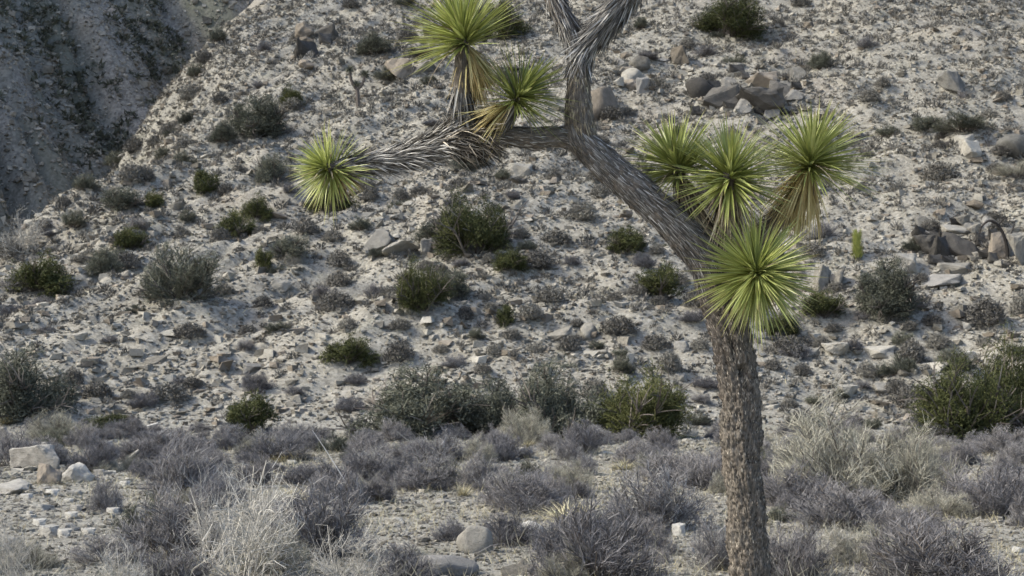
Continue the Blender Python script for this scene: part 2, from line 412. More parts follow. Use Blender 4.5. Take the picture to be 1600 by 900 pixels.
def twig_shrub(seed, n=(30, 330, 4000), thin=.0037, mat='grey', tip=.16, spread=.9, h=.9, upb=.25):
    g = np.random.default_rng(seed)
    s0 = stems0(n[0], g, h=h); s1 = grow(s0, n[1], .2, 1, .34, spread * .8, upb, 4, g); s2 = grow(s1, n[2], .15, 1, tip, spread, upb, 3, g)
    lim = shell(seed, g)
    s1 = s1[lim(s1[:, -1]) < 1.15]; s2 = s2[lim(s2[:, -1]) < 1.2]
    a = Acc(); sticks(a, s0, thin * 2.4, thin * 1.2, g=g); sticks(a, s1, thin * 1.3, thin * .8, g=g)
    b = Acc(); sticks(b, s2, thin * .9, thin * .5, g=g)
    # crossing fine twiglets
    s3 = grow(s2, int(n[2] * .8), .2, 1, tip * .5, spread, upb, 2, g); s3 = s3[lim(s3[:, -1]) < 1.2]
    e = s3[:, 1] - s3[:, 0]; eL = np.linalg.norm(e, axis=1); blades(b, s3[:, 0], unit(e), rnd_unit(len(s3), g), eL, thin * 1.6, .1, 1, .1, g=g)
    return [('stems', a.mesh('shrub_stems', M['stem'] if mat not in ('pale',) else M[mat])), ('twigs', b.mesh('shrub_twigs', M[mat]))]
def leafy_bush(seed, mat='green', n=(16, 170, 1500), leaf=.062, per=7, h=.85):
    g = np.random.default_rng(seed)
    s0 = stems0(n[0], g, h=h); s1 = grow(s0, n[1], .25, 1, .34, .8, .15, 4, g); s2 = grow(s1, n[2], .2, 1, .17, 1.0, .15, 3, g)
    lim = shell(seed, g); s2 = s2[lim(s2[:, -1]) < 1.15]
    # gaps: drop whole pockets of foliage
    hole = g.normal(size=(9, 3)) * np.array([.3, .3, .25]) + np.array([0, 0, .6])
    dd = np.min(np.linalg.norm(s2[:, -1][:, None] - hole[None], axis=2), axis=1); s2 = s2[dd > .075]
    a = Acc(); sticks(a, s0, .022, .01, g=g); sticks(a, s1, .009, .004, g=g)
    b = Acc(); sticks(b, s2, .004, .003, g=g)
    e = np.repeat(s2[:, -1], per, 0) + g.normal(size=(len(s2) * per, 3)) * .028
    cl = vn3(np.repeat(s2[:, -1], per, 0) * 5.5, seed)
    d = unit(rnd_unit(len(e), g) + np.array([0, 0, .5]))
    blades(b, e, d, rnd_unit(len(e), g), leaf * g.uniform(.6, 1.2, len(e)), leaf * .42, .1, 1, .1, r=np.clip(.25 + .75 * (cl - .25) + g.normal(0, .16, len(e)), 0, 1), g=g)
    return [('stems', a.mesh('bush_stems', M['stem'])), ('foliage', b.mesh('bush_foliage', M[mat]))]
def cushion(seed, mat='cushion', n=1500, leaf=.10):
    g = np.random.default_rng(seed); lim = shell(seed, g)
    d = rnd_unit(n, g); d[:, 2] = np.abs(d[:, 2]); p = d * g.uniform(.35, 1, n)[:, None] ** .5 * np.array([.46, .46, .8])
    p = p[lim(p) < 1.1]; n = len(p)
    a = Acc(); dd = unit(d[:n] * .9 + rnd_unit(n, g) * .7 + np.array([0, 0, .5]))
    cl = vn3(p * 5, seed)
    blades(a, p, dd, rnd_unit(n, g), leaf * g.uniform(.6, 1.3, n), leaf * .42, .2, 1, .1, r=np.clip(cl * .8 + g.normal(.1, .18, n), 0, 1), g=g)
    s0 = stems0(40, g, h=.85); sticks(a, s0, .02, .006, g=g)
    return [('cushion', a.mesh('cushion_mesh', M[mat]))]
def tuft(seed, mat='straw', n=170, w=.02):
    g = np.random.default_rng(seed); a = Acc()
    az = g.random(n) * 6.283; th = g.random(n) ** .7 * R(55)
    d = np.stack([np.sin(th) * np.cos(az), np.sin(th) * np.sin(az), np.cos(th)], 1)
    b = np.stack([g.normal(0, .09, n), g.normal(0, .09, n), np.full(n, -.03)], 1)
    blades(a, b, d, np.stack([np.cos(az), np.sin(az), -np.full(n, .4)], 1), g.uniform(.5, 1.05, n), w, .28, 3, .2, g=g)
    return [('blades', a.mesh('tuft_mesh', M[mat]))]

PROTO = {
    'green': [leafy_bush(100 + i, 'green') for i in range(4)],
    'dgreen': [leafy_bush(120 + i, 'dgreen', leaf=.045) for i in range(3)],
    'biggreen': [leafy_bush(104 + i, 'green', n=(22, 240, 4200), leaf=.034, per=7, h=1.0) for i in range(2)],
    'bigdark': [leafy_bush(126, 'dgreen', n=(20, 230, 3800), leaf=.044, per=7, h=1.0)],
    'grey': [twig_shrub(140 + i) for i in range(4)],
    'dense': [twig_shrub(150 + i, (36, 400, 5800), .0034, 'grey', .12) for i in range(3)],
    'wispy': [twig_shrub(160 + i, (40, 400, 5000), .0024, 'wispy', .15, .95, 1.0, .3) for i in range(3)],
    'sage': [twig_shrub(170 + i, (30, 330, 4600), .0045, 'dgreen', .14) for i in range(2)],
    'pale': [twig_shrub(180 + i, (22, 200, 1300), .0025, 'pale', .13, 1.1, 1.02, .15) for i in range(3)],
    'cushion': [cushion(190 + i) for i in range(6)],
    'tuft': [tuft(200 + i) for i in range(3)],
}
def thing_from(parts, name, P, size, rz, label, cat, group=None, tilt=(0, 0)):
    if len(parts) == 1:
        root = link(name, parts[0][1])
    else:
        root = link(name, None); root.empty_display_size = .2
        for pn, me in parts: link(pn, me, root)
    root.location = P; root.scale = size; root.rotation_euler = (tilt[0], tilt[1], rz)
    return tag(root, label, cat, group)
NAMES = {'biggreen': 'green_bush', 'bigdark': 'grey_green_bush', 'green': 'green_bush', 'dgreen': 'grey_green_bush', 'grey': 'grey_shrub', 'dense': 'grey_shrub', 'wispy': 'wispy_shrub', 'sage': 'grey_green_shrub',
         'pale': 'bare_twig_bush', 'cushion': 'cushion_shrub', 'tuft': 'grass_tuft'}
CATS = {'biggreen': 'bush', 'bigdark': 'bush', 'green': 'bush', 'dgreen': 'bush', 'grey': 'shrub', 'dense': 'shrub', 'wispy': 'shrub', 'sage': 'shrub', 'pale': 'bush', 'cushion': 'shrub', 'tuft': 'grass'}
placed = []                    # px, py, radius px of everything set by hand
LAND = []                      # landmarks for wording the labels of the scattered repeats
def plant(kind, px, yb, w, hpx, label, short=None, group=None, var=None, wk=1.0):
    P, D = at(px, yb - (hpx * .12 if yb < 665 else 0))
    if P[1] < 12.5 and abs(px - 1175) < 30: pass
    sx = w / F * D * 1.06 * wk; sz = hpx / F * D * 1.05
    v = PROTO[kind][(len(placed) if var is None else var) % len(PROTO[kind])]
    o = thing_from(v, NAMES[kind], P - np.array([0, 0, .03 * sz]), (sx, sx, sz), rng.random() * 6.28, label, CATS[kind], group)
    placed.append((px, yb - hpx / 2, max(w, hpx) / 2))
    if short: LAND.append((px, yb - hpx / 2, short))
    return o

# ------------------------------------------------------------------ rocks
def rock_mesh(seed, mat):
    """a broken, angular block: hull of scattered points, edges chipped, faces roughened"""
    g = np.random.default_rng(seed); bm = bmesh.new()
    P = g.uniform(-1, 1, (13, 3)); P /= np.maximum(np.abs(P).max(1, keepdims=True), .001) ** .55
    for p in P: bm.verts.new(p * np.array([1, .9, .85]))
    res = bmesh.ops.convex_hull(bm, input=bm.verts)
    bmesh.ops.delete(bm, geom=[v for v in bm.verts if not v.link_faces], context='VERTS')
    bmesh.ops.dissolve_limit(bm, angle_limit=R(14), verts=bm.verts, edges=bm.edges)
    bmesh.ops.bevel(bm, geom=list(bm.edges), offset=.055, segments=1, affect='EDGES')
    bmesh.ops.triangulate(bm, faces=bm.faces)
    for k in range(2): bmesh.ops.subdivide_edges(bm, edges=[e for e in bm.edges if e.calc_length() > .22], cuts=1, use_grid_fill=False); bmesh.ops.triangulate(bm, faces=bm.faces)
    V = np.array([v.co[:] for v in bm.verts]); Fc = np.array([[v.index for v in f.verts] for f in bm.faces]); bm.free()
    V = V * (1 + .22 * (vn3(V * 2.6 + 5, seed) - .5)[:, None] + .10 * (vn3(V * 7 + 9, seed + 3) - .5)[:, None])
    V /= np.abs(V).max(0)
    return mesh_np('rock', V, Fc, mat, {'rnd': np.full(len(V), g.random())})
ROCKS = {k: [rock_mesh(300 + 10 * j + i, M[k]) for i in range(5)] for j, k in enumerate(['rock_pale', 'rock_tan', 'rock_dark', 'rock_green', 'rock_white'])}
def round_mesh(seed, mat):
    bm = bmesh.new(); bmesh.ops.create_icosphere(bm, subdivisions=3, radius=1)
    V = np.array([v.co[:] for v in bm.verts]); Fc = np.array([[v.index for v in f.verts] for f in bm.faces]); bm.free()
    g = np.random.default_rng(seed)
    for k in range(7):
        n = unit(g.normal(size=3)); d = g.uniform(.5, .85); V = V - n * np.maximum(V @ n - d, 0)[:, None] * .93
    V = V * (1 + .20 * (vn3(V * 1.9 + 5, seed) - .5)[:, None] + .06 * (vn3(V * 7 + 9, seed + 3) - .5)[:, None]); V /= np.abs(V).max(0)
    return mesh_np('rock', V, Fc, mat, {'rnd': np.full(len(V), g.random())}, smooth=True)
ROUND = {k: [round_mesh(400 + 10 * j + i, M[k]) for i in range(2)] for j, k in enumerate(['rock_pale', 'rock_tan', 'rock_dark', 'rock_green', 'rock_white'])}
BIG = []
def rock(tone, px, yb, w, hpx, label, short=None, name='boulder', group=None, tilt=0.0, rz=None):
    P, D = at(px, yb - hpx * .2)
    sx = w / F * D / 2; sz = hpx / F * D / 2
    isr = bool(label) and ('rounded' in label.split(',')[0] or ' round ' in label) and 'beside' not in label and 'left of' not in label[:30]
    o = link(name, ROUND['rock_' + tone][len(placed) % 2] if isr else ROCKS['rock_' + tone][(len(placed) * 3) % 5])
    o.location = P + np.array([0, 0, sz * .45]); o.scale = (sx, sx * .8, sz * 1.1)
    o.rotation_euler = (rng.uniform(-.1, .1), tilt, (0 if tilt else rng.uniform(-.5, .5)) if rz is None else rz)
    BIG.append((P[0], P[1], sx)); tag(o, label, 'rock', group); placed.append((px, yb - hpx / 2, max(w, hpx) / 2))
    if short: LAND.append((px, yb - hpx / 2, short))
    return o

# ---- green and grey bushes read off the hillside
B = [
 ('biggreen', 1135, 66, 108, 74, 'large dark green bush at the top edge above the rock outcrop', 'the dark bush at the top edge'),
 ('green', 455, 166, 36, 32, 'small round olive bush high on the left of the hillside', 'the small round bush high on the left'),
 ('bigdark', 405, 217, 84, 62, 'smooth grey green domed bush below the small round one, upper left', 'the grey green dome upper left'),
 ('dgreen', 352, 224, 44, 34, 'low dark bush touching the left side of the grey green dome', None),
 ('dgreen', 187, 332, 64, 46, 'dark bush on the left edge slope beside the dark gully', 'the dark bush by the left gully'),
 ('green', 241, 327, 34, 30, 'small olive bush just right of the dark bush by the gully', None),
 ('green', 322, 306, 42, 44, 'upright oval dark green bush standing alone, upper left slope', 'the upright oval bush'),
 ('dgreen', 428, 293, 56, 60, 'grey shadowy bush left of the leftmost leaf rosette', 'the shadowy bush left of the leftmost rosette'),
 ('green', 372, 374, 50, 46, 'lower left half of the slanting pair of olive bushes', 'the slanting olive pair'),
 ('green', 400, 345, 44, 42, 'upper right half of the slanting pair of olive bushes', None),
 ('green', 515, 338, 62, 58, 'dark olive bush showing just below the leftmost leaf rosette', 'the bush below the leftmost rosette'),
 ('green', 203, 396, 48, 38, 'rounded olive bush up slope of the grey one, far left', 'the rounded olive bush far left'),
 ('dgreen', 163, 434, 58, 48, 'grey olive bush below left of the rounded olive bush', None),
 ('green', 60, 462, 92, 64, 'wide dark green bush near the left edge, leaning up slope', 'the wide bush near the left edge'),
 ('sage', 285, 474, 132, 96, 'wide wispy grey bush spreading on the left half of the slope', 'the wide wispy bush on the left'),
 ('green', 410, 424, 30, 32, 'small green bush at the left foot of a dark branchy shrub', None),
 ('dgreen', 455, 408, 62, 46, 'dark open branchy shrub in the middle left of the slope', 'the dark branchy shrub'),
 ('biggreen', 742, 412, 118, 112, 'biggest dark green bush in the middle of the hillside', 'the biggest mid slope bush'),
 ('dgreen', 680, 378, 60, 40, 'greyish low bush merging into the left of the biggest bush', None),
 ('biggreen', 664, 492, 82, 86, 'green bush with yellow edges below the biggest bush', 'the yellow edged bush'),
 ('dgreen', 706, 470, 58, 56, 'grey bush growing against the right side of the yellow edged bush', None),
 ('green', 796, 424, 50, 38, 'small ragged green bush lower right of the biggest bush', 'the ragged bush'),
 ('green', 790, 512, 30, 40, 'narrow yellow green bush with a straw coloured foot, centre', 'the narrow yellow green bush'),
 ('green', 1033, 474, 68, 56, 'compact round green bush left of the Joshua tree trunk', 'the compact round bush by the trunk'),
 ('green', 978, 399, 66, 44, 'flat green bush under the slanting limb of the Joshua tree', 'the flat bush under the limb'),
 ('green', 545, 572, 74, 50, 'olive bush alone on the lower slope, left of centre', 'the olive bush on the lower slope'),
 ('green', 165, 676, 74, 36, 'low bright green bush at the foot of the slope, far left', 'the low green bush at the foot, left'),
 ('green', 390, 680, 84, 64, 'green bush at the slope foot behind the bare pale bush', 'the green bush at the slope foot'),
 ('bigdark', 42, 658, 120, 104, 'big dark grey green bush at the foot against the left edge', 'the big bush at the left edge'),
 ('biggreen', 994, 688, 138, 130, 'large green bush at the slope foot just left of the trunk', 'the large green bush left of the trunk'),
 ('bigdark', 872, 688, 124, 128, 'dark grey green leafy bush touching the large green one', 'the dark leafy bush by the large green one'),
 ('bigdark', 655, 682, 176, 112, 'widest very dark grey bush at the slope foot, centre', 'the widest very dark bush'),
 ('bigdark', 762, 680, 96, 92, 'grey bush between two darker bushes at the slope foot', None),
 ('wispy', 820, 694, 76, 66, 'pale yellowish feathery shrub in front of the dark leafy bush', None),
 ('bigdark', 1390, 496, 92, 84, 'olive grey bush with dead sticks below the dark boulders', 'the olive grey bush below the boulders'),
 ('green', 1285, 500, 64, 42, 'dark green bush peeping out right of the lowest rosette', 'the bush right of the lowest rosette'),
 ('green', 1217, 528, 60, 40, 'dark green bush behind the tips of the lowest rosette', None),
 ('biggreen', 1520, 692, 150, 150, 'large olive green bush at the right edge, left half', 'the large olive bush at the right edge'),
 ('biggreen', 1605, 690, 140, 160, 'olive bush cut by the right edge above the grey scrub', None),
 ('dgreen', 590, 88, 62, 36, 'brownish bush left of the topmost rosette', 'the brownish bush by the topmost rosette'),
 ('green', 778, 68, 70, 66, 'olive bush half hidden right of the topmost rosette', None),
 ('sage', 1503, 208, 86, 32, 'low grey green mat shrub above the rounded right boulders', 'the mat shrub upper right'),
 ('cushion', 910, 348, 56, 36, 'grey domed shrub left of the slanting limb', 'the grey dome left of the limb'),
 ('cushion', 840, 422, 58, 34, 'bluish grey domed shrub beside the ragged bush', None),
 ('cushion', 1468, 285, 62, 36, 'grey shrub on the right slope left of the pale boulders', 'the grey shrub by the pale boulders'),
 ('cushion', 1540, 512, 76, 50, 'dark grey bush on the bench near the right edge', 'the grey bush on the right bench'),
 ('cushion', 1597, 496, 40, 44, 'dark grey bush cut by the right edge', None),
 ('cushion', 1425, 570, 44, 44, 'reddish grey shrub above the large olive bush', 'the reddish shrub right'),
 ('cushion', 1232, 556, 62, 34, 'dark grey shrub right of the trunk below the rosettes', 'the shrub right of the trunk'),
 ('cushion', 1258, 668, 74, 36, 'brown rounded shrub on bare sand right of the trunk', 'the brown shrub on bare sand'),
 ('cushion', 1425, 640, 62, 44, 'reddish brown mound left of the large right edge bush', None),
 ('cushion', 115, 600, 34, 28, 'grey shrub behind the big left edge bush', None),
 ('dense', 225, 640, 46, 32, 'grey shrub at the foot between two green bushes, left', None),
 ('sage', 655, 90, 40, 20, 'thin grey shrub under the topmost rosette', None),
 ('dgreen', 1280, 110, 40, 30, 'dark shrub above the upper right rosette', 'the dark shrub above the right rosette'),
 ('dgreen', 1450, 205, 50, 28, 'dark shrub on the upper right slope', None),
 ('wispy', 1585, 280, 60, 30, 'pale straw shrub beneath the rounded right boulders', None),
]
for b in B: plant(b[0], b[1], b[2], b[3], b[4], b[5], b[6])
plant('pale', 40, 402, 74, 70, 'dead pale branched shrub at the left edge above the wide bush', 'the dead pale shrub left')

EDGE = []
for px_, py_ in ((8, 398), (62, 352), (96, 318), (128, 292), (150, 268), (176, 258), (206, 232), (232, 222), (262, 205), (282, 186), (292, 150), (300, 118), (318, 92), (334, 60), (322, 30), (250, 240), (110, 350), (215, 275)):
    w_ = rng.uniform(26, 48); kd = str(rng.choice(['dgreen', 'cushion', 'sage']))
    o = plant(kd, px_ + rng.uniform(2, 10), py_ + 8, w_, w_ * rng.uniform(.6, .9), None); placed.pop(); EDGE.append((o, px_, py_ - 8))
# ---- boulders read off the hillside
RK = [
 ('tan', 937, 196, 58, 68, 'brown rounded boulder directly behind the Joshua tree fork', 'the brown boulder behind the fork'),
 ('dark', 1092, 160, 50, 40, 'dark rounded block at the left of the upper outcrop', 'the upper outcrop'),
 ('dark', 1128, 175, 62, 42, 'dark blocky rock in the middle of the upper outcrop', None),
 ('tan', 1186, 146, 64, 34, 'tan flat topped boulder above the middle rosette', 'the tan flat topped boulder'),
 ('dark', 1180, 180, 90, 40, 'dark slab under the tan flat topped boulder', None),
 ('dark', 1225, 158, 48, 36, 'dark rock at the right end of the upper outcrop', None),
 ('pale', 985, 138, 44, 34, 'pale rounded boulder above right of the brown one', 'the pale boulder upper centre'),
 ('pale', 1000, 112, 34, 28, 'pale boulder up slope of the pale rounded one', None),
 ('green', 1005, 150, 22, 34, 'narrow grey stone leaning beside the pale rounded boulder', None),
 ('tan', 1062, 105, 36, 34, 'tan block beneath the dark bush at the top edge', None),
 ('dark', 1505, 412, 66, 56, 'largest dark brown boulder of the right hand cluster', 'the largest dark boulder right'),
 ('dark', 1470, 410, 46, 44, 'dark boulder touching the left of the largest dark one', None),
 ('pale', 1500, 372, 66, 26, 'pale slab capping the dark boulder cluster', 'the pale capping slab'),
 ('pale', 1487, 430, 66, 22, 'pale flat slab at the foot of the dark boulders', None),
 ('dark', 1440, 400, 44, 34, 'small dark rock at the left end of the boulder cluster', None),
 ('tan', 1562, 412, 50, 54, 'tall grey brown rock under the curved dark branch', 'the tall rock under the curved branch'),
 ('pale', 1588, 424, 40, 64, 'tall pale rock beside the curved dark branch, right edge', None),
 ('green', 1466, 448, 74, 24, 'bluish grey low rock below the dark boulders', None),
 ('pale', 1413, 426, 46, 34, 'pale round rock left of the dark boulders', None),
 ('pale', 1286, 458, 34, 50, 'pale leaning slab, left one of two right of the lowest rosette', 'the leaning pale slabs'),
 ('pale', 1312, 458, 30, 46, 'pale leaning slab, right one of two right of the lowest rosette', None),
 ('green', 1585, 252, 56, 44, 'smooth grey rounded boulder near the right edge', 'the smooth grey boulder right'),
 ('pale', 1524, 252, 44, 38, 'cream rounded boulder left of the smooth grey one', 'the cream boulder right'),
 ('pale', 1505, 235, 34, 28, 'cream boulder resting behind the other cream one', None),
 ('green', 1495, 145, 60, 38, 'grey shelving rock on the upper right slope', 'the grey shelving rock'),
 ('pale', 1342, 300, 26, 18, 'small white stone right of the upper right rosette', None),
 ('pale', 1305, 556, 46, 22, 'pale flat rock right of the trunk, left of a row', 'the pale flat rock right of the trunk'),
 ('pale', 1268, 560, 26, 18, 'small pale rock left of the pale flat rock', None),
 ('pale', 1370, 560, 60, 22, 'pale shelf of rock in the middle of the right row', None),
 ('white', 1508, 568, 44, 20, 'bright pale flat rock on the right slope', 'the bright flat rock right'),
 ('pale', 1472, 584, 60, 26, 'pale rock just left of the bright flat one', None),
 ('pale', 1322, 622, 34, 22, 'pale stone on the sand above the feathery shrub', None),
 ('pale', 1385, 618, 42, 24, 'pair of pale stones above the feathery shrub, larger one', None),
 ('pale', 815, 280, 44, 28, 'pale wedge shaped rock under the left limb', 'the pale wedge rock'),
 ('dark', 806, 290, 34, 12, 'thin dark stone lying under the pale wedge shaped rock', None),
 ('pale', 627, 398, 62, 24, 'pale slanting slab left of the biggest bush', 'the pale slanting slab'),
 ('green', 590, 392, 62, 38, 'grey rounded outcrop left of the pale slanting slab', None),
 ('pale', 668, 405, 24, 36, 'upright pale stone at the left foot of the biggest bush', None),
 ('pale', 460, 420, 40, 30, 'pale rock under the dark branchy shrub', None),
 ('pale', 440, 455, 42, 20, 'pale slab down slope of the dark branchy shrub', None),
 ('pale', 918, 533, 34, 30, 'pale round boulder on the slope left of the trunk', 'the pale round boulder left of the trunk'),
 ('white', 1066, 551, 26, 20, 'white round stone just left of the trunk', None),
 ('pale', 986, 582, 16, 34, 'narrow whitish upright stone above the large green bush', None),
 ('pale', 1062, 596, 22, 14, 'small white stone up slope of the large green bush', None),
 ('tan', 625, 130, 52, 40, 'grey brown slanting rock left of the topmost rosette', None),
 ('pale', 665, 120, 40, 28, 'pale block beside the slanting rock under the topmost rosette', None),
 ('dark', 480, 96, 46, 34, 'dark rugged rock patch in the upper left of the slope', 'the dark rugged rock'),
 ('dark', 512, 66, 40, 28, 'dark rock just above the dark rugged patch', None),
 ('tan', 88, 110, 26, 60, 'brown crag standing in the dark far slope', None),
 # the flat
 ('white', 55, 745, 96, 52, 'large pale rock of the pile at the left edge', 'the pale rock pile left'),
 ('white', 122, 758, 62, 36, 'pale rock at the right end of the left pile', None),
 ('tan', 78, 765, 44, 46, 'pinkish upright rock in the middle of the left pile', None),
 ('white', 20, 778, 70, 30, 'low pale rock at the bottom of the left pile', None),
 ('white', 75, 708, 60, 22, 'pale rock behind the left pile', None),
 ('white', 3, 688, 22, 22, 'white stone touching the left frame edge', None),
 ('white', 108, 832, 38, 16, 'flat pale stone, left one of three in the short grass', 'the three flat stones'),
 ('white', 140, 838, 32, 14, 'flat pale stone, middle one of three in the short grass', None),
 ('white', 203, 840, 38, 16, 'flat pale stone, right one of three in the short grass', None),
 ('white', 68, 800, 44, 16, 'flat pale slab below the left rock pile', None),
 ('pale', 742, 874, 60, 62, 'rounded grey boulder with a pale cap, bottom centre', 'the rounded grey boulder'),
 ('green', 690, 906, 124, 40, 'flat dark grey slab in front of the rounded grey boulder', None),
 ('white', 1062, 844, 26, 28, 'white stone with a pointed top left of the trunk foot', 'the white pointed stone'),
 ('white', 825, 852, 66, 40, 'pale low rock right of the rounded grey boulder', None),
 ('white', 845, 795, 36, 16, 'pale stone beneath the round dark shrub', None),
 ('white', 617, 822, 40, 14, 'flat pinkish stone in the gravel opening', None),
 ('white', 692, 788, 38, 9, 'thin pale stone lying in the gravel opening', None),
 ('pale', 660, 850, 26, 12, 'small pale stone left of the rounded grey boulder', None),
 ('pale', 812, 902, 60, 18, 'pale slab cut by the bottom edge', None),
 ('white', 1075, 868, 50, 18, 'pale low rock under the white pointed stone', None),
 ('tan', 735, 715, 22, 10, 'small tan stone by the far edge of the flat', None),
 ('white', 1590, 866, 26, 12, 'white stone at the right edge on bare ground', None),
]
for r in RK: rock(r[0], r[1], r[2], r[3], r[4], r[5], r[6], name='crag' if 'crag' in r[5] else ('boulder' if r[3] > 40 else 'stone'))

OUT = []
for (x0, x1, y0, y1, n_, tones) in ((1085, 1245, 118, 186, 34, ['dark', 'dark', 'dark', 'green']), (1425, 1600, 352, 440, 34, ['dark', 'dark', 'pale', 'green']), (960, 1030, 90, 150, 8, ['pale', 'green', 'tan']), (470, 540, 40, 110, 5, ['dark', 'green', 'tan'])):
    for k in range(n_):
        px_, py_ = rng.uniform(x0, x1), rng.uniform(y0, y1); w_ = rng.uniform(12, 34)
        o = rock(tones[int(rng.integers(0, len(tones)))], px_, py_, w_, w_ * rng.uniform(.5, 1.0), None, tilt=rng.uniform(-.5, .3)); placed.pop()
        OUT.append((o, px_, py_ - w_ * .35))
for k in range(26):
    px_, py_ = float(rng.normal(75, 60)), float(rng.uniform(700, 850)); w_ = rng.uniform(12, 40)
    if px_ < 4: px_ = 4 + rng.random() * 200
    o = rock('white', px_, py_, w_, w_ * rng.uniform(.35, .6), None, name='stone'); placed.pop()
    OUT.append((o, px_, py_ - 6))
dx, dy, ds_ = [], [], []
for a_, b_, c_ in BIG:
    k = int(rng.integers(10, 22)); dx += list(a_ + rng.normal(0, .62, k) * c_); dy += list(b_ - abs(rng.normal(0, .5, k)) * c_); ds_ += list(c_ * rng.uniform(.07, .26, k))
DEBRIS = (np.array(dx), np.array(dy), np.array(ds_))
# ---- shrubs of the flat
S = [
 ('dense', 845, 784, 88, 60, 'round dark grey shrub alone at the end of the gravel opening', 'the round dark shrub'),
 ('grey', 755, 764, 76, 66, 'grey upright shrub with straw at its foot, left of the round one', 'the upright shrub with straw'),
 ('dense', 1022, 828, 150, 112, 'large dark grey shrub left of the trunk', 'the large dark shrub left of the trunk'),
 ('grey', 935, 908, 180, 150, 'largest grey twiggy shrub at the bottom centre right', 'the largest twiggy shrub'),
 ('dense', 578, 750, 96, 62, 'dark shrub with pale top behind the gravel opening', 'the pale topped shrub'),
 ('pale', 590, 738, 90, 50, 'pale twiggy crown rising behind the pale topped shrub', None),
 ('grey', 680, 722, 92, 54, 'bluish shrub below the widest very dark bush', 'the bluish shrub'),
 ('wispy', 752, 722, 50, 46, 'light feathery tuft of twigs right of the bluish shrub', None),
 ('dense', 270, 868, 140, 122, 'dark grey shrub left of the bare pale bush', 'the dark shrub left of the bare bush'),
 ('sage', 232, 850, 96, 92, 'greenish spreading shrub partly before the dark one, left', None),
 ('dense', 500, 872, 160, 150, 'dark purple grey shrub right of the bare pale bush', 'the purple grey shrub'),
 ('grey', 430, 720, 100, 54, 'grey shrub below the green bush at the slope foot', None),
 ('grey', 270, 712, 120, 48, 'bluish grey shrub in the far row, left', 'the bluish far row shrub, left'),
 ('dense', 240, 748, 60, 42, 'small dark shrub behind the pale leaning stick', None),
 ('dense', 60, 728, 80, 50, 'dark shrub among the rocks of the left pile', 'the dark shrub in the rock pile'),
 ('grey', 165, 800, 60, 66, 'dark upright shrub in front of the left rock pile', None),
 ('dense', 1062, 752, 130, 62, 'broad dark shrub just left of the trunk in the far row', 'the broad shrub by the trunk'),
 ('grey', 910, 744, 50, 44, 'small open shrub with visible dark stems, centre right', None),
 ('dense', 1120, 890, 90, 96, 'grey shrub against the left of the trunk foot', 'the shrub at the trunk foot'),
 ('dense', 1342, 806, 104, 48, 'low dark shrub beneath the big feathery shrub', 'the low dark shrub under the feathery one'),
 ('dense', 1470, 914, 220, 120, 'wide dark shrub in the bottom right corner', 'the wide bottom right shrub'),
 ('dense', 1245, 905, 120, 104, 'grey shrub right of the trunk at the bottom', 'the grey shrub right of the trunk'),
 ('grey', 1530, 794, 150, 84, 'grey thicket of upright twigs at the right', 'the right thicket'),
 ('dense', 1570, 712, 88, 52, 'dark lavender grey shrub under the right edge bush', 'the lavender shrub'),
 ('dense', 1508, 720, 46, 34, 'small blackish shrub under the large olive bush', None),
 ('wispy', 1335, 780, 220, 176, 'big pale feathery shrub right of the trunk', 'the big feathery shrub'),
 ('wispy', 1430, 782, 140, 130, 'paler right shoulder of the big feathery shrub', None),
 ('wispy', 1340, 880, 110, 70, 'straw coloured shrub left of the wide bottom right shrub', None),
 ('dense', 1235, 735, 70, 50, 'dark shrub just right of the trunk in the far row', None),
 ('pale', 385, 905, 190, 205, 'tall bare pale bush of bleached branches, bottom left', 'the bare pale bush'),
 ('pale', 330, 880, 110, 150, 'left side shoots of the bare pale bush', None),
 ('pale', 540, 915, 130, 110, 'smaller bleached bush before the purple grey shrub', None),
 ('pale', 20, 905, 80, 110, 'bleached thin twigs in the bottom left corner', 'the bottom left twigs'),
 ('pale', 195, 925, 100, 90, 'bleached twigs along the bottom edge, left', None),
 ('wispy', 885, 912, 90, 70, 'straw coloured twigs at the left foot of the largest twiggy shrub', None),
 ('wispy', 90, 690, 110, 56, 'yellowish tall grass clump at the slope foot, far left', None),
 ('tuft', 724, 776, 34, 30, 'straw tuft at the left foot of the upright shrub', None),
 ('tuft', 975, 735, 50, 24, 'yellow green grass tuft behind the large dark shrub', None),
 ('tuft', 268, 752, 44, 26, 'straw tuft beside the small dark shrub, left', None),
 ('tuft', 1220, 760, 46, 26, 'yellow green tuft right of the trunk', None),
 ('grey', 790, 850, 90, 56, 'open brown shrub behind the right of the rounded grey boulder', None),
 ('grey', 700, 846, 56, 40, 'small open twig shrub left of the rounded grey boulder', None),
]
for s in S: plant(*s)

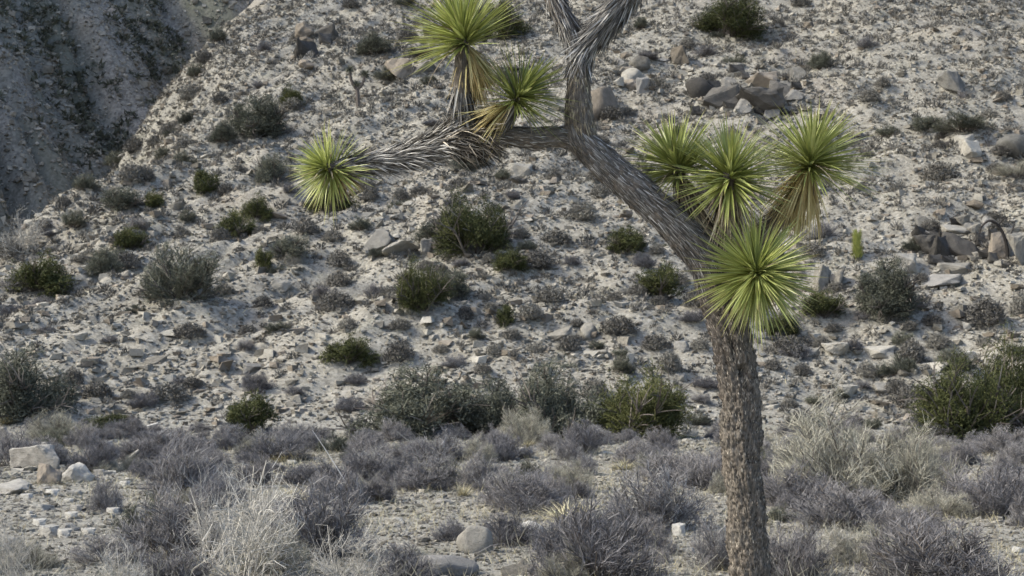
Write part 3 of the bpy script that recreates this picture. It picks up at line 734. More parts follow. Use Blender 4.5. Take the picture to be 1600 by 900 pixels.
# ------------------------------------------------------------------ words for the scattered repeats
ORD = ['closest', 'second closest', 'third closest', 'fourth closest', 'fifth closest', 'sixth closest', 'seventh closest', 'eighth closest', 'ninth closest', 'tenth closest'] + [w + ' closest' for w in ('eleventh', 'twelfth', 'thirteenth', 'fourteenth', 'fifteenth', 'sixteenth', 'seventeenth', 'eighteenth')]
def words(items, what, group):
    """items: list of (obj, px, py). Each label names its nearest landmark, the direction and the rank."""
    cells = {}
    for o, px, py in items:
        d = [(math.hypot(px - a, (py - b)), i) for i, (a, b, s) in enumerate(LAND)]
        dist, i = min(d); a, b, s = LAND[i]
        k = int(((math.degrees(math.atan2(-(py - b), px - a)) + 22.5) % 360) // 45)
        cells.setdefault((i, k), []).append((dist, o))
    DW = ['right of', 'above right of', 'above', 'above left of', 'left of', 'below left of', 'below', 'below right of']
    for (i, k), l in cells.items():
        l.sort(key=lambda q: q[0])
        for n, (dist, o) in enumerate(l):
            w = what(o) if callable(what) else what
            tag(o, '%s %s %s, %s' % (w, DW[k], LAND[i][2], ORD[min(n, 17)].replace(' closest', '') if n else 'closest'), None, group)
def hits(px, py, pad=0.75):
    return any((px - a) ** 2 + (py - b) ** 2 < (r * pad) ** 2 for a, b, r in placed)

words(EDGE, 'dark brush', 'brush along the shoulder of the hillside')
words(OUT, 'broken block', 'broken blocks about the outcrops')
# ---- cushion shrubs scattered over the hillside
cand = []; near_ = {}
n = 85000
yy = 46 + 78 * rng.random(n) ** .8; xx = rng.uniform(-.40, .40, n) * yy
e_ = rng.random(n) < .12                              # the shoulder where the slope turns away is seen edge on and needs its own share
xx[e_] = rng.uniform(-32, -17, e_.sum()); yy[e_] = rng.uniform(52, 126, e_.sum())
dn = fbm(xx / 6, yy / 6, 71, 3) + .5; dn[e_] += .03
zz = H(xx, yy)
pxs, pys, ds = proj(np.stack([xx, yy, zz], 1))
keepd = .13 + .22 * e_ + .5 * np.clip((pxs - 200) / 1400, 0, 1) + .35 * np.clip((pys - 420) / 240, 0, 1) + .25 * np.clip((260 - pys) / 260, 0, 1)
keep = (rng.random(n) < keepd * np.clip((dn - .33) * 3.6, .12, 1) * .85) & (pxs > -40) & (pxs < 1640) & (pys > -40) & (pys < 676)
for x, y, z, px, py, d in zip(xx[keep], yy[keep], zz[keep], pxs[keep], pys[keep], ds[keep]):
    if hits(px, py, .6): continue
    s = float(np.clip(np.exp(rng.normal(-.50, .44)), .25, 1.7))
    if s < .34: continue
    gk = (int(x // 1.5), int(y // 1.5))
    if any((x - u) ** 2 + (y - v) ** 2 < ((s + w) * .44) ** 2 for i_ in (-1, 0, 1) for j_ in (-1, 0, 1) for u, v, w in near_.get((gk[0] + i_, gk[1] + j_), ())): continue
    near_.setdefault(gk, []).append((x, y, s))
    cand.append((s * F / d, x, y, z, px, py, s))
cand.sort(reverse=True, key=lambda c: c[0])
inframe = [c for c in cand if 5 < c[4] < 1595 and 5 < c[5] < 672]
open('/tmp/cand.txt', 'w').write('%d %d' % (len(cand), len(inframe)))
top = set(id(c) for c in inframe[:250])
items = []
for c in cand:
    if id(c) not in top: continue
    sz, x, y, z, px, py, s = c
    kind = rng.choice(['cushion', 'cushion', 'cushion', 'cushion', 'dense', 'sage'])
    v = PROTO[kind][rng.integers(0, len(PROTO[kind]))]
    o = thing_from(v, NAMES[kind], (x, y, z - .04), (s * rng.uniform(.9, 1.25), s * rng.uniform(.8, 1.1), s * rng.uniform(.48, .75)), rng.random() * 6.28, None, 'shrub')
    items.append((o, px, py))
words(items, 'low brownish shrub', 'low shrubs dotted over the hillside')
acc = Acc(); g2 = np.random.default_rng(5)
for c in cand:
    if id(c) in top: continue
    sz, x, y, z, px, py, s = c
    n = 64; d = rnd_unit(n, g2); d[:, 2] = np.abs(d[:, 2])
    p = d * g2.uniform(.35, 1, (n, 1)) * np.array([.40, .40, .48]) * s + np.array([x, y, z])
    blades(acc, p, unit(d + rnd_unit(n, g2) * .5 + np.array([0, 0, .5])), rnd_unit(n, g2), .21 * s, .11 * s, .2, 1, .1, r=np.clip(g2.normal(.42, .2, n) + g2.normal(0, .15), 0, 1), g=g2)
o = link('small_scrub', acc.mesh('small_scrub', M['cushion']))
tag(o, 'countless small grey brown tufts of scrub across the hillside', 'scrub', None, 'stuff')

# ---- shrubs filling the flat
CLEAR = [(680, 815, 130, 62), (980, 755, 60, 32), (1085, 820, 40, 60), (95, 790, 190, 74), (1530, 840, 110, 42), (1090, 690, 30, 10), (820, 815, 80, 32), (742, 850, 60, 50)]
items = []; taken = []
KD = ['grey', 'dense', 'wispy', 'pale', 'sage', 'tuft']
for n, near, far_, pw, limit, pk, mu in ((5000, 13, 45.5, .70, 225, [.30, .50, .06, .04, .06, .04], -.36), (6000, 11.4, 26, .9, 85, [.34, .26, .16, .10, .07, .07], -.62)):
    got = 0
    yy = near + (far_ - near) * rng.random(n) ** pw; xx = rng.uniform(-.39, .39, n) * yy; zz = H(xx, yy)
    pxs, pys, ds = proj(np.stack([xx, yy, zz], 1))
    for i in range(n):
        px, py, d = pxs[i], pys[i], ds[i]
        if got >= limit: break
        if any(((px - a) / c) ** 2 + ((py - 18 - b) / e) ** 2 < 1 for a, b, c, e in CLEAR): continue
        s = float(np.clip(np.exp(rng.normal(mu, .28)), .28, 1.15)); rp = s * F / d * .5
        if any((xx[i] - a) ** 2 + (yy[i] - b) ** 2 < ((s + c) * .27) ** 2 for a, b, c in taken): continue
        if py > 730 and hits(px, py - rp, .5): continue
        if py > 780 and abs(px - 1165) < 40: continue
        taken.append((xx[i], yy[i], s)); got += 1
        kind = str(rng.choice(KD, p=pk))
        v = PROTO[kind][rng.integers(0, len(PROTO[kind]))]
        hh = s * rng.uniform(.5, .85) * (.55 if kind == 'tuft' else 1)
        o = thing_from(v, NAMES[kind], (xx[i], yy[i], zz[i] - .02), (s * 1.05, s * rng.uniform(.8, 1.1), hh), rng.random() * 6.28, None, CATS[kind], tilt=(rng.uniform(-.15, .15), rng.uniform(-.15, .15)))
        items.append((o, px, py - rp))
WH = {'grey_shrub': 'grey twiggy shrub', 'wispy_shrub': 'pale feathery shrub', 'bare_twig_bush': 'bleached twiggy bush', 'grey_green_shrub': 'greenish twiggy shrub', 'grass_tuft': 'straw grass tuft'}
words(items, lambda o: WH[o.name.split('.')[0]], 'scrub growing across the flat')

# ------------------------------------------------------------------ stones
IV = np.array([[x, y, z] for x in (-.72, .72) for y in (-.72, .72) for z in (-.72, .72)])
IF = np.array([[0, 1, 3], [0, 3, 2], [4, 6, 7], [4, 7, 5], [0, 4, 5], [0, 5, 1], [2, 3, 7], [2, 7, 6], [0, 2, 6], [0, 6, 4], [1, 5, 7], [1, 7, 3]])
def stone_field(name, x, y, s, mat, label, seed, flat=.6, rrange=(0, 1)):
    g = np.random.default_rng(seed); N = len(x)
    V = IV[None] * (1 + g.uniform(-.38, .30, (N, 8, 1))) + g.uniform(-.22, .22, (N, 8, 3))
    for k in range(3):
        nrm = rnd_unit(N, g)[:, None]; dd = (V * nrm).sum(2, keepdims=True); V = V - nrm * np.maximum(dd - .6, 0)
    sc = s[:, None] * np.stack([g.uniform(.8, 1.35, N), g.uniform(.7, 1.1, N), g.uniform(.45, .9, N) * flat * 1.4], 1)
    V = V * sc[:, None]
    a = g.random(N) * 6.283; c_, s_ = np.cos(a)[:, None], np.sin(a)[:, None]
    V = np.stack([V[..., 0] * c_ - V[..., 1] * s_, V[..., 0] * s_ + V[..., 1] * c_, V[..., 2]], 2)
    V = V + np.stack([x, y, H(x, y) + s * .12], 1)[:, None]
    Fs = (np.arange(N) * 8)[:, None, None] + IF[None]
    r = np.broadcast_to(g.uniform(*rrange, N)[:, None], (N, 8))
    o = link(name, mesh_np(name, V.reshape(-1, 3), Fs.reshape(-1, 3), mat, {'rnd': r.ravel()}))
    return tag(o, label, 'stones', None, 'stuff')
n = 84000
yy = 45 + 78 * rng.random(n) ** .85; xx = rng.uniform(-.385, .385, n) * yy
e_ = rng.random(n) < .16
xx[e_] = rng.uniform(-34, -17, e_.sum()); yy[e_] = rng.uniform(50, 126, e_.sum())
dn = fbm(xx / 5, yy / 3, 81, 4) + .5; dn[e_] += .2
k = rng.random(n) < np.clip((dn - .22) * 2.6, .25, 1)
xx, yy = xx[k], yy[k]; s = np.clip(np.exp(rng.normal(-2.55, .62, len(xx))), .04, .34)
half = len(xx) * 3 // 4
stone_field('loose_stones', xx[:half], yy[:half], s[:half], M['rubble'], 'loose pale rubble strewn over the hillside', 1)
stone_field('loose_stones', xx[half:], yy[half:], s[half:] * 1.1, M['rock_tan'], 'loose brownish rubble strewn over the hillside', 2)
stone_field('rock_debris', *DEBRIS, M['rubble'], 'broken chips lying round the feet of the boulders', 6)
n = 9500
yy = 8.5 + 36 * rng.random(n) ** 1.2; xx = rng.uniform(-.40, .40, n) * yy
stone_field('gravel', xx, yy, np.clip(np.exp(rng.normal(-4.0, .55, n)), .006, .075) * (.6 + yy / 22), M['rubble'], 'loose gravel over the desert floor', 3, flat=.5)
def pebbles(name, P, s, mat, label, seed, ico_=False):
    """tens of thousands of small stones: one stone shape set on points by geometry nodes"""
    g = np.random.default_rng(seed); N = len(P)
    me = bpy.data.meshes.new(name); me.vertices.add(N); me.vertices.foreach_set('co', P.astype(np.float32).ravel())
    sc = s[:, None] * np.stack([g.uniform(.8, 1.7, N), g.uniform(.7, 1.2, N), g.uniform(.4, .95, N)], 1)
    a = me.attributes.new('size', 'FLOAT_VECTOR', 'POINT'); a.data.foreach_set('vector', sc.astype(np.float32).ravel())
    a = me.attributes.new('turn', 'FLOAT_VECTOR', 'POINT'); a.data.foreach_set('vector', (g.uniform(-1, 1, (N, 3)) * np.array([.5, .5, 3.14])).astype(np.float32).ravel())
    ng = bpy.data.node_groups.new(name, 'GeometryNodeTree')
    ng.interface.new_socket('Geometry', in_out='INPUT', socket_type='NodeSocketGeometry'); ng.interface.new_socket('Geometry', in_out='OUTPUT', socket_type='NodeSocketGeometry')
    gi = ng.nodes.new('NodeGroupInput'); go = ng.nodes.new('NodeGroupOutput'); ins = ng.nodes.new('GeometryNodeInstanceOnPoints')
    ic = ng.nodes.new('GeometryNodeMeshIcoSphere'); ic.inputs['Subdivisions'].default_value = 1; ic.inputs['Radius'].default_value = 1.0
    nz = ng.nodes.new('ShaderNodeTexWhiteNoise'); ps = ng.nodes.new('GeometryNodeInputPosition'); ng.links.new(ps.outputs[0], nz.inputs['Vector'])
    vm = ng.nodes.new('ShaderNodeVectorMath'); vm.operation = 'SUBTRACT'; ng.links.new(nz.outputs['Color'], vm.inputs[0]); vm.inputs[1].default_value = (.5, .5, .5)
    vs = ng.nodes.new('ShaderNodeVectorMath'); vs.operation = 'SCALE'; ng.links.new(vm.outputs[0], vs.inputs[0]); vs.inputs['Scale'].default_value = .75
    sp_ = ng.nodes.new('GeometryNodeSetPosition'); ng.links.new(ic.outputs[0], sp_.inputs[0]); ng.links.new(vs.outputs[0], sp_.inputs['Offset'])
    sm = ng.nodes.new('GeometryNodeSetMaterial'); sm.inputs['Material'].default_value = mat; ng.links.new(sp_.outputs[0], sm.inputs[0])
    sh = ng.nodes.new('GeometryNodeSetShadeSmooth'); sh.inputs['Shade Smooth'].default_value = False; ng.links.new(sm.outputs[0], sh.inputs[0])
    mp = ng.nodes.new('GeometryNodeMeshToPoints'); ng.links.new(gi.outputs[0], mp.inputs[0])
    ng.links.new(mp.outputs[0], ins.inputs['Points']); ng.links.new(sh.outputs[0], ins.inputs['Instance'])
    for nm, sk in (('turn', 'Rotation'), ('size', 'Scale')):
        na = ng.nodes.new('GeometryNodeInputNamedAttribute'); na.data_type = 'FLOAT_VECTOR'; na.inputs['Name'].default_value = nm; ng.links.new(na.outputs[0], ins.inputs[sk])
    ng.links.new(ins.outputs[0], go.inputs[0])
    me.materials.append(mat); o = link(name, me); o.modifiers.new('stones', 'NODES').node_group = ng
    return tag(o, label, 'stones', None, 'stuff')
n = 190000
yy = 45 + 78 * rng.random(n) ** .8; xx = rng.uniform(-.385, .385, n) * yy
e_ = rng.random(n) < .1; xx[e_] = rng.uniform(-34, -17, e_.sum()); yy[e_] = rng.uniform(50, 126, e_.sum())
dn = fbm(xx / 4, yy / 2.6, 83, 4) + .5; k = rng.random(n) < np.clip((dn - .25) * 2.8, .2, 1); xx, yy = xx[k], yy[k]
s_ = np.clip(np.exp(rng.normal(-2.95, .42, len(xx))), .03, .15)
pebbles('scree', np.stack([xx, yy, H(xx, yy) + s_ * .2], 1), s_, M['rubble'], 'fine angular scree covering the whole hillside', 21)
n = 60000; fx = rng.uniform(-75, -24, n); fy = rng.uniform(85, 185, n); fz = H_far(fx, fy); k = fz > H(fx, fy) + .1
s_ = np.clip(np.exp(rng.normal(-2.3, .45, k.sum())), .05, .35)
pebbles('far_scree', np.stack([fx[k], fy[k], fz[k]], 1), s_, M['rubble'], 'fine scree on the distant gullied slope', 22)
n = 42000; yy = 9.5 + 36 * rng.random(n) ** 1.15; xx = rng.uniform(-.40, .40, n) * yy
s_ = np.clip(np.exp(rng.normal(-4.3, .45, n)), .006, .04) * (.6 + yy / 20)
pebbles('pebbles', np.stack([xx, yy, H(xx, yy) + s_ * .2], 1), s_, M['rubble'], 'small pebbles over the desert floor', 23)
# individual stones that show
items = []
n = 1200
yy = 47 + 58 * rng.random(n) ** .9; xx = rng.uniform(-.37, .37, n) * yy; zz = H(xx, yy)
pxs, pys, ds = proj(np.stack([xx, yy, zz], 1))
for i in range(n):
    if len(items) >= 185: break
    px, py, d = pxs[i], pys[i], ds[i]
    if not (8 < px < 1592 and 8 < py < 660) or hits(px, py, .9): continue
    s = float(np.clip(np.exp(rng.normal(-1.55, .38)), .14, .5))
    o = link('stone', ROCKS[str(rng.choice(['rock_pale', 'rock_pale', 'rock_green', 'rock_tan', 'rock_dark'], p=[.4, .2, .15, .17, .08]))][rng.integers(0, 5)])
    o.location = (xx[i], yy[i], zz[i] + s * .15); o.scale = (s * rng.uniform(.9, 1.5), s * .9, s * rng.uniform(.4, .8)); o.rotation_euler = (rng.uniform(-.3, .3), rng.uniform(-.35, .15), rng.uniform(-.6, .6))
    tag(o, None, 'rock'); items.append((o, px, py))
words(items, 'rough stone', 'stones scattered over the hillside')

# ------------------------------------------------------------------ far slope: scrub tufts and crags
acc = Acc(); n = 9000
fx = rng.uniform(-75, -24, n); fy = rng.uniform(85, 190, n); fz = H_far(fx, fy)
vis = (fz > H(fx, fy) + .1) & (rng.random(n) < np.clip((vn((.66 * fx + .75 * fy) / 5.0, (fy - fx) / 70, 99) - .38) * 3, .08, 1))
for x, y, z in zip(fx[vis], fy[vis], fz[vis]):
    s = rng.uniform(.5, 1.7); m_ = 15; d = rnd_unit(m_, g2); d[:, 2] = np.abs(d[:, 2])
    p = d * g2.uniform(.3, 1, (m_, 1)) * np.array([.5, .5, .4]) * s + np.array([x, y, z])
    blades(acc, p, unit(d + rnd_unit(m_, g2) * .8), rnd_unit(m_, g2), .38 * s, .27 * s, .2, 1, .1, r=np.clip(g2.normal(.35, .2, m_), 0, 1), g=g2)
tag(link('far_scrub', acc.mesh('far_scrub', M['dgreen'])), 'dark scrub dotting the distant gullied slope', 'scrub', None, 'stuff')
n = 12000; fx = rng.uniform(-75, -24, n); fy = rng.uniform(85, 185, n); fz = H_far(fx, fy); vis = (fz > H(fx, fy) + .1)
fx, fy, fz = fx[vis], fy[vis], fz[vis]; s = np.clip(np.exp(rng.normal(-1.95, .55, len(fx))), .08, .8)
V = IV[None] * (1 + rng.uniform(-.4, .35, (len(fx), 8, 1))) * s[:, None, None] * np.array([1, 1, .8]) + np.stack([fx, fy, fz], 1)[:, None]
Fs = ((np.arange(len(fx)) * 8)[:, None, None] + IF[None]).reshape(-1, 3)
tag(link('far_rubble', mesh_np('far_rubble', V.reshape(-1, 3), Fs, M['rubble'], {'rnd': np.repeat(rng.random(len(fx)), 8)})), 'rubble on the distant gullied slope', 'stones', None, 'stuff')

# ------------------------------------------------------------------ grass and litter of the flat, dry grass on the hill
acc = Acc(); n = 70000
yy = 8.5 + 36 * rng.random(n) ** 1.1; xx = rng.uniform(-.4, .4, n) * yy
dn = fbm(xx / 1.4, yy / 1.4, 91, 3) + .5; k = rng.random(n) < np.clip((dn - .40) * 4, .06, 1); xx, yy = xx[k], yy[k]
b = np.stack([xx, yy, H(xx, yy) - .01], 1); d = unit(rnd_unit(len(b)) * .75 + np.array([0, 0, .9]))
blades(acc, b, d, rnd_unit(len(b)), rng.uniform(.05, .19, len(b)), .003 + yy * .0003, .3, 1, .1)
tag(link('dry_grass', acc.mesh('dry_grass', M['straw'])), 'short dry grass growing through the gravel', 'grass', None, 'stuff')
acc = Acc(); n = 16000                                 # thin dry stalks, thick in places
yy = 10.5 + 30 * rng.random(n) ** 1.15; xx = rng.uniform(-.4, .4, n) * yy
dn = fbm(xx / 1.1, yy / 1.6, 97, 3) + .5; k = rng.random(n) < np.clip((dn - .46) * 6, .02, 1); xx, yy = xx[k], yy[k]
pq = proj(np.stack([xx, yy, 0 * xx], 1)); k = np.ones(len(xx), bool)
for a_, b_, c_, e_ in CLEAR: k &= ((pq[0] - a_) / c_) ** 2 + ((pq[1] - b_) / e_) ** 2 > .8
xx, yy = xx[k], yy[k]; m_ = len(xx)
b = np.stack([xx, yy, H(xx, yy) - .02], 1); d = unit(rnd_unit(m_) * .6 + np.array([0, 0, 1.0])); L = rng.uniform(.10, .34, m_)[:, None]
P = np.stack([b, b + d * L * .5 + rng.normal(0, .02, (m_, 3)), b + d * L + rng.normal(0, .03, (m_, 3))], 1)
sticks(acc, P, .0022 + yy * .00006, .0012)
tag(link('dry_stalks', acc.mesh('dry_stalks', M['wispy'])), 'thin dry stalks standing between the shrubs of the flat', 'grass', None, 'stuff')
acc = Acc(); n = 3200
yy = 8.5 + 30 * rng.random(n) ** 1.1; xx = rng.uniform(-.4, .4, n) * yy
b = np.stack([xx, yy, H(xx, yy) + .012], 1); d = rnd_unit(n); d[:, 2] = np.abs(d[:, 2]) * .25; d = unit(d); L = rng.uniform(.05, .28, n)[:, None]
P = np.stack([b, b + d * L * .5 + rng.normal(0, .012, (n, 3)), b + d * L], 1)
sticks(acc, P, .003, .0015)
tag(link('fallen_twigs', acc.mesh('fallen_twigs', M['grey'])), 'dead twigs littering the desert floor', 'litter', None, 'stuff')
acc = Acc(); n = 15000
yy = 46 + 60 * rng.random(n) ** .8; xx = rng.uniform(-.38, .38, n) * yy
dn = fbm(xx / 5, yy / 5, 95, 3) + .5; k = rng.random(n) < np.clip((dn - .45) * 4, .02, 1); xx, yy = xx[k], yy[k]
b = np.stack([xx, yy, H(xx, yy) - .02], 1); d = unit(rnd_unit(len(b)) * .7 + np.array([0, 0, .9]))
blades(acc, b, d, rnd_unit(len(b)), rng.uniform(.12, .35, len(b)), .035, .3, 1, .1)
tag(link('hillside_grass', acc.mesh('hillside_grass', M['straw'])), 'dry grass between the stones of the hillside', 'grass', None, 'stuff')

# ------------------------------------------------------------------ the Joshua tree
TD = 8.55; PXM = TD / F
tree = link('joshua_tree', None)
base = up(1178, 1015, TD); base[2] = float(H(base[0], base[1]))
tree.location = base
tag(tree, 'big forked Joshua tree with seven spiky green rosettes in the foreground', 'tree')
def cr(P, n):
    P = np.asarray(P, float); P = np.vstack([2 * P[0] - P[1], P, 2 * P[-1] - P[-2]]); out = []
    for i in range(1, len(P) - 2):
        t = np.linspace(0, 1, n, endpoint=False)[:, None]; a, b_, c, d = P[i - 1], P[i], P[i + 1], P[i + 2]
        out.append(.5 * ((2 * b_) + (-a + c) * t + (2 * a - 5 * b_ + 4 * c - d) * t ** 2 + (-a + 3 * b_ - 3 * c + d) * t ** 3))
    out.append(P[-2][None]); return np.vstack(out)
def tube(name, pts, sides=72, step=.011, amp=.011, seed=0, mat=None, lump=.1, hollow=None, cap=True):
    """pts: (px, py, width px, depth offset m). returns object + frames"""
    Q = np.array([list(up(p[0], p[1], TD + (p[3] if len(p) > 3 else 0))) + [p[2] * .87 * PXM / 2] for p in pts])
    C = cr(Q, 14); seg = np.linalg.norm(np.diff(C[:, :3], axis=0), axis=1); s = np.concatenate([[0], np.cumsum(seg)])
    m = max(8, int(s[-1] / step)); ss = np.linspace(0, s[-1], m); C = np.stack([np.interp(ss, s, C[:, k]) for k in range(4)], 1)
    tan = unit(np.gradient(C[:, :3], axis=0))
    a = np.zeros_like(tan); v = np.array([0, -1.0, 0.1])
    for i in range(m): v = v - (v @ tan[i]) * tan[i]; v = v / np.linalg.norm(v); a[i] = v
    b_ = np.cross(tan, a); ang = np.linspace(0, 2 * math.pi, sides, endpoint=False)
    dirs = np.cos(ang)[None, :, None] * a[:, None] + np.sin(ang)[None, :, None] * b_[:, None]
    circ = C[:, 3].mean() * 2 * math.pi
    X = np.stack([np.broadcast_to(np.cos(ang) * circ / 6.28, (m, sides)), np.broadcast_to(np.sin(ang) * circ / 6.28, (m, sides)), np.broadcast_to(ss[:, None], (m, sides))], -1).reshape(-1, 3)
    n1 = (np.abs(vn3(X * np.array([42, 42, 17]), seed) - .5) * 2) ** .7; n2 = np.abs(vn3(X * np.array([130, 130, 38]), seed + 1) - .5) * 2
    n3 = vn3(X * np.array([9, 9, 5]), seed + 2) - .5
    disp = (amp * (n1 * 1.1 + n2 * .6 - .6)).reshape(m, sides) + (C[:, 3:4] * lump * 2 * n3.reshape(m, sides))
    if hollow is not None:
        for (hs, ha, rs, ra, dep) in hollow:
            da = (ang - ha + math.pi) % (2 * math.pi) - math.pi
            disp = disp - dep * np.exp(-((ss[:, None] - hs) / rs) ** 2 - (da[None] / ra) ** 2)
    V = C[:, None, :3] + dirs * (C[:, 3][:, None] + disp)[..., None]
    idx = np.arange(m * sides).reshape(m, sides); nxt = np.roll(idx, -1, 1)
    Fq = np.stack([idx[:-1], nxt[:-1], nxt[1:], idx[1:]], -1).reshape(-1, 4)
    uv = np.stack([np.broadcast_to(ang * circ / 6.28, (m, sides)), np.broadcast_to(ss[:, None], (m, sides))], -1).reshape(-1, 2)
    Vv = V.reshape(-1, 3); n0 = len(Vv)
    Vv = np.vstack([Vv, C[0, :3], C[-1, :3]]); uv = np.vstack([uv, [0, 0], [0, ss[-1]]])
    T = np.vstack([np.stack([nxt[0], idx[0], np.full(sides, n0)], 1), np.stack([idx[-1], nxt[-1], np.full(sides, n0 + 1)], 1)])
    o = link(name, mesh_np(name, Vv - base, [Fq, T], mat or M['bark'], smooth=True, uv=uv), tree)
    return o, dict(V=V, dirs=dirs, tan=tan, s=ss, C=C)
def shag(name, fr, n, L, W, lift, mat, lo=0, hi=1, sgn=-1, droop=.0, parent=None, seed=0, nseg=2, fold=.2, spread=.25):
    g = np.random.default_rng(seed); m, sd_ = fr['V'].shape[:2]
    i = g.integers(int(lo * (m - 1)), max(int(hi * (m - 1)), 1) , n); j = g.integers(0, sd_, n)
    p = fr['V'][i, j]; nr = fr['dirs'][i, j]; tn = fr['tan'][i] * sgn
    d = unit(tn + nr * (lift * g.uniform(.1, 1.3, n))[:, None] + rnd_unit(n, g) * spread * .6)
    a = Acc()
    nb = unit(-nr * .6 + np.array([0, 0, -droop * 2]) + rnd_unit(n, g) * .3)
    blades(a, p - nr * .003 - base, d, nb, L * g.uniform(.5, 1.25, n), W * g.uniform(.6, 1.3, n), droop + .05, nseg, fold, g=g)
    return tag(link(name, a.mesh(name, mat), parent or tree), kind='stuff')

trunk, frT = tube('trunk', [(1180, 1040, 84), (1178, 980, 74), (1174, 900, 68), (1166, 800, 66), (1159, 720, 64), (1156, 640, 66), (1150, 570, 66), (1141, 520, 68), (1128, 470, 68, .02), (1112, 430, 62, .03)],
                  sides=104, step=.0065, amp=.024, seed=1, lump=.12,
                  hollow=[(1.79, 0.15, .035, .35, .07), (1.86, -.75, .10, .16, .03), (1.5, .5, .05, .12, .02), (1.95, -.2, .09, .14, .035), (1.2, -.5, .04, .2, .015), (.9, .4, .05, .15, .016)])
limb, frL = tube('limb', [(1122, 455, 60, .03), (1100, 405, 62, .02), (1078, 376, 60), (1045, 343, 58), (1005, 308, 57), (962, 270, 56), (926, 236, 54), (902, 212, 50), (896, 195, 44)], sides=96, step=.008, seed=5, amp=.017)
upb, frU = tube('limb', [(912, 226, 50, .01), (905, 195, 52), (903, 160, 46, -.02), (904, 125, 40, -.03), (905, 95, 36, -.03), (902, 75, 36, -.03)], sides=64, seed=9, amp=.010)
ul, frUL = tube('limb', [(905, 110, 32, -.03), (897, 75, 32, -.03), (884, 38, 34, -.02), (868, 0, 32), (852, -50, 32, .02), (846, -110, 30, .02)], sides=56, seed=12, amp=.009)
ur, frUR = tube('limb', [(904, 112, 32, -.03), (915, 75, 38, -.04), (938, 48, 40, -.06), (964, 14, 44, -.08), (990, -25, 42, -.1), (1010, -80, 40, -.1)], sides=56, seed=15, amp=.009)
ll, frLL = tube('limb', [(912, 222, 38, .02), (872, 214, 38, .0), (830, 216, 36, -.02), (785, 212, 34, -.02), (745, 212, 46, -.0), (700, 220, 54, .04), (650, 238, 38, .10), (600, 250, 30, .14), (552, 256, 26, .15), (512, 262, 18, .13)], sides=56, seed=18, amp=.010)
l1, frR1 = tube('limb', [(742, 216, 30, .0), (728, 190, 32, -.02), (722, 150, 30, -.05), (722, 100, 26, -.06), (722, 50, 18, -.06)], sides=40, seed=21, amp=.008)
l2, frR2 = tube('limb', [(772, 212, 26, -.02), (786, 190, 24, -.06), (804, 166, 22, -.08), (818, 144, 16, -.1)], sides=36, seed=24, amp=.008)
# limbs behind the lowest rosette
l5, frR5 = tube('limb', [(1118, 440, 50, .03), (1128, 400, 44, .02), (1138, 350, 38, .0), (1140, 300, 32, -.04), (1140, 268, 22, -.06)], sides=40, seed=27, amp=.009)
l4, frR4 = tube('limb', [(1122, 400, 36, .03), (1096, 350, 32, .06), (1072, 310, 28, .10), (1056, 256, 20, .12)], sides=40, seed=30, amp=.009)
l6, frR6 = tube('limb', [(1135, 430, 36, .05), (1165, 390, 28, .16), (1212, 345, 24, .22), (1252, 296, 22, .20), (1269, 246, 16, .14)], sides=40, seed=33, amp=.009)
l7, frR7 = tube('limb', [(1135, 460, 44, .0), (1150, 446, 40, -.08), (1170, 434, 32, -.18), (1182, 429, 22, -.26)], sides=36, seed=36, amp=.009)

# bark flakes on the trunk, shaggy dead leaf bases on the limbs
shag('bark_flakes', frT, 12000, .026, .013, .42, M['flake'], 0, 1, 1, 0, seed=1, nseg=1, spread=.25)
shag('bark_flakes', frL, 6500, .085, .0065, .20, M['thatch'], 0, 1, -1, 0, seed=2, nseg=2, spread=.2)
shag('bark_flakes', frU, 1600, .06, .007, .25, M['thatch_tan'], 0, 1, -1, 0, seed=3, spread=.25)
shag('dead_leaf_thatch', frUL, 1300, .11, .009, .3, M['thatch'], 0, 1, -1, 0, seed=4, spread=.25)
shag('dead_leaf_thatch', frUR, 2200, .14, .009, .42, M['thatch'], .05, 1, -1, 0, seed=5, spread=.3)
shag('dead_leaf_thatch', frLL, 1500, .07, .008, .25, M['thatch'], 0, .5, -1, .1, seed=6, spread=.3)
shag('dead_leaf_thatch', frLL, 1700, .16, .0085, .55, M['thatch'], .5, .98, -1, .16, seed=7, nseg=3, spread=.4)
shag('dead_leaf_thatch', frLL, 1100, .16, .009, 1.1, M['flake'], .36, .54, -1, .2, seed=17, nseg=3, spread=.8)
shag('dead_leaf_thatch', frR1, 420, .17, .012, .35, M['thatch'], .05, .5, -1, .05, seed=8, nseg=3)
shag('dead_leaf_thatch', frR2, 260, .13, .011, .4, M['thatch'], .1, .9, -1, .1, seed=9, nseg=3)
shag('dead_leaf_thatch', frR4, 300, .15, .011, .35, M['thatch_tan'], .2, .95, -1, .1, seed=10, nseg=3)
shag('dead_leaf_thatch', frR5, 420, .17, .011, .4, M['thatch_tan'], .3, .95, -1, .1, seed=11, nseg=3)
shag('dead_leaf_thatch', frR6, 520, .22, .012, .55, M['thatch_tan'], .3, .95, -1, .1, seed=12, nseg=3)

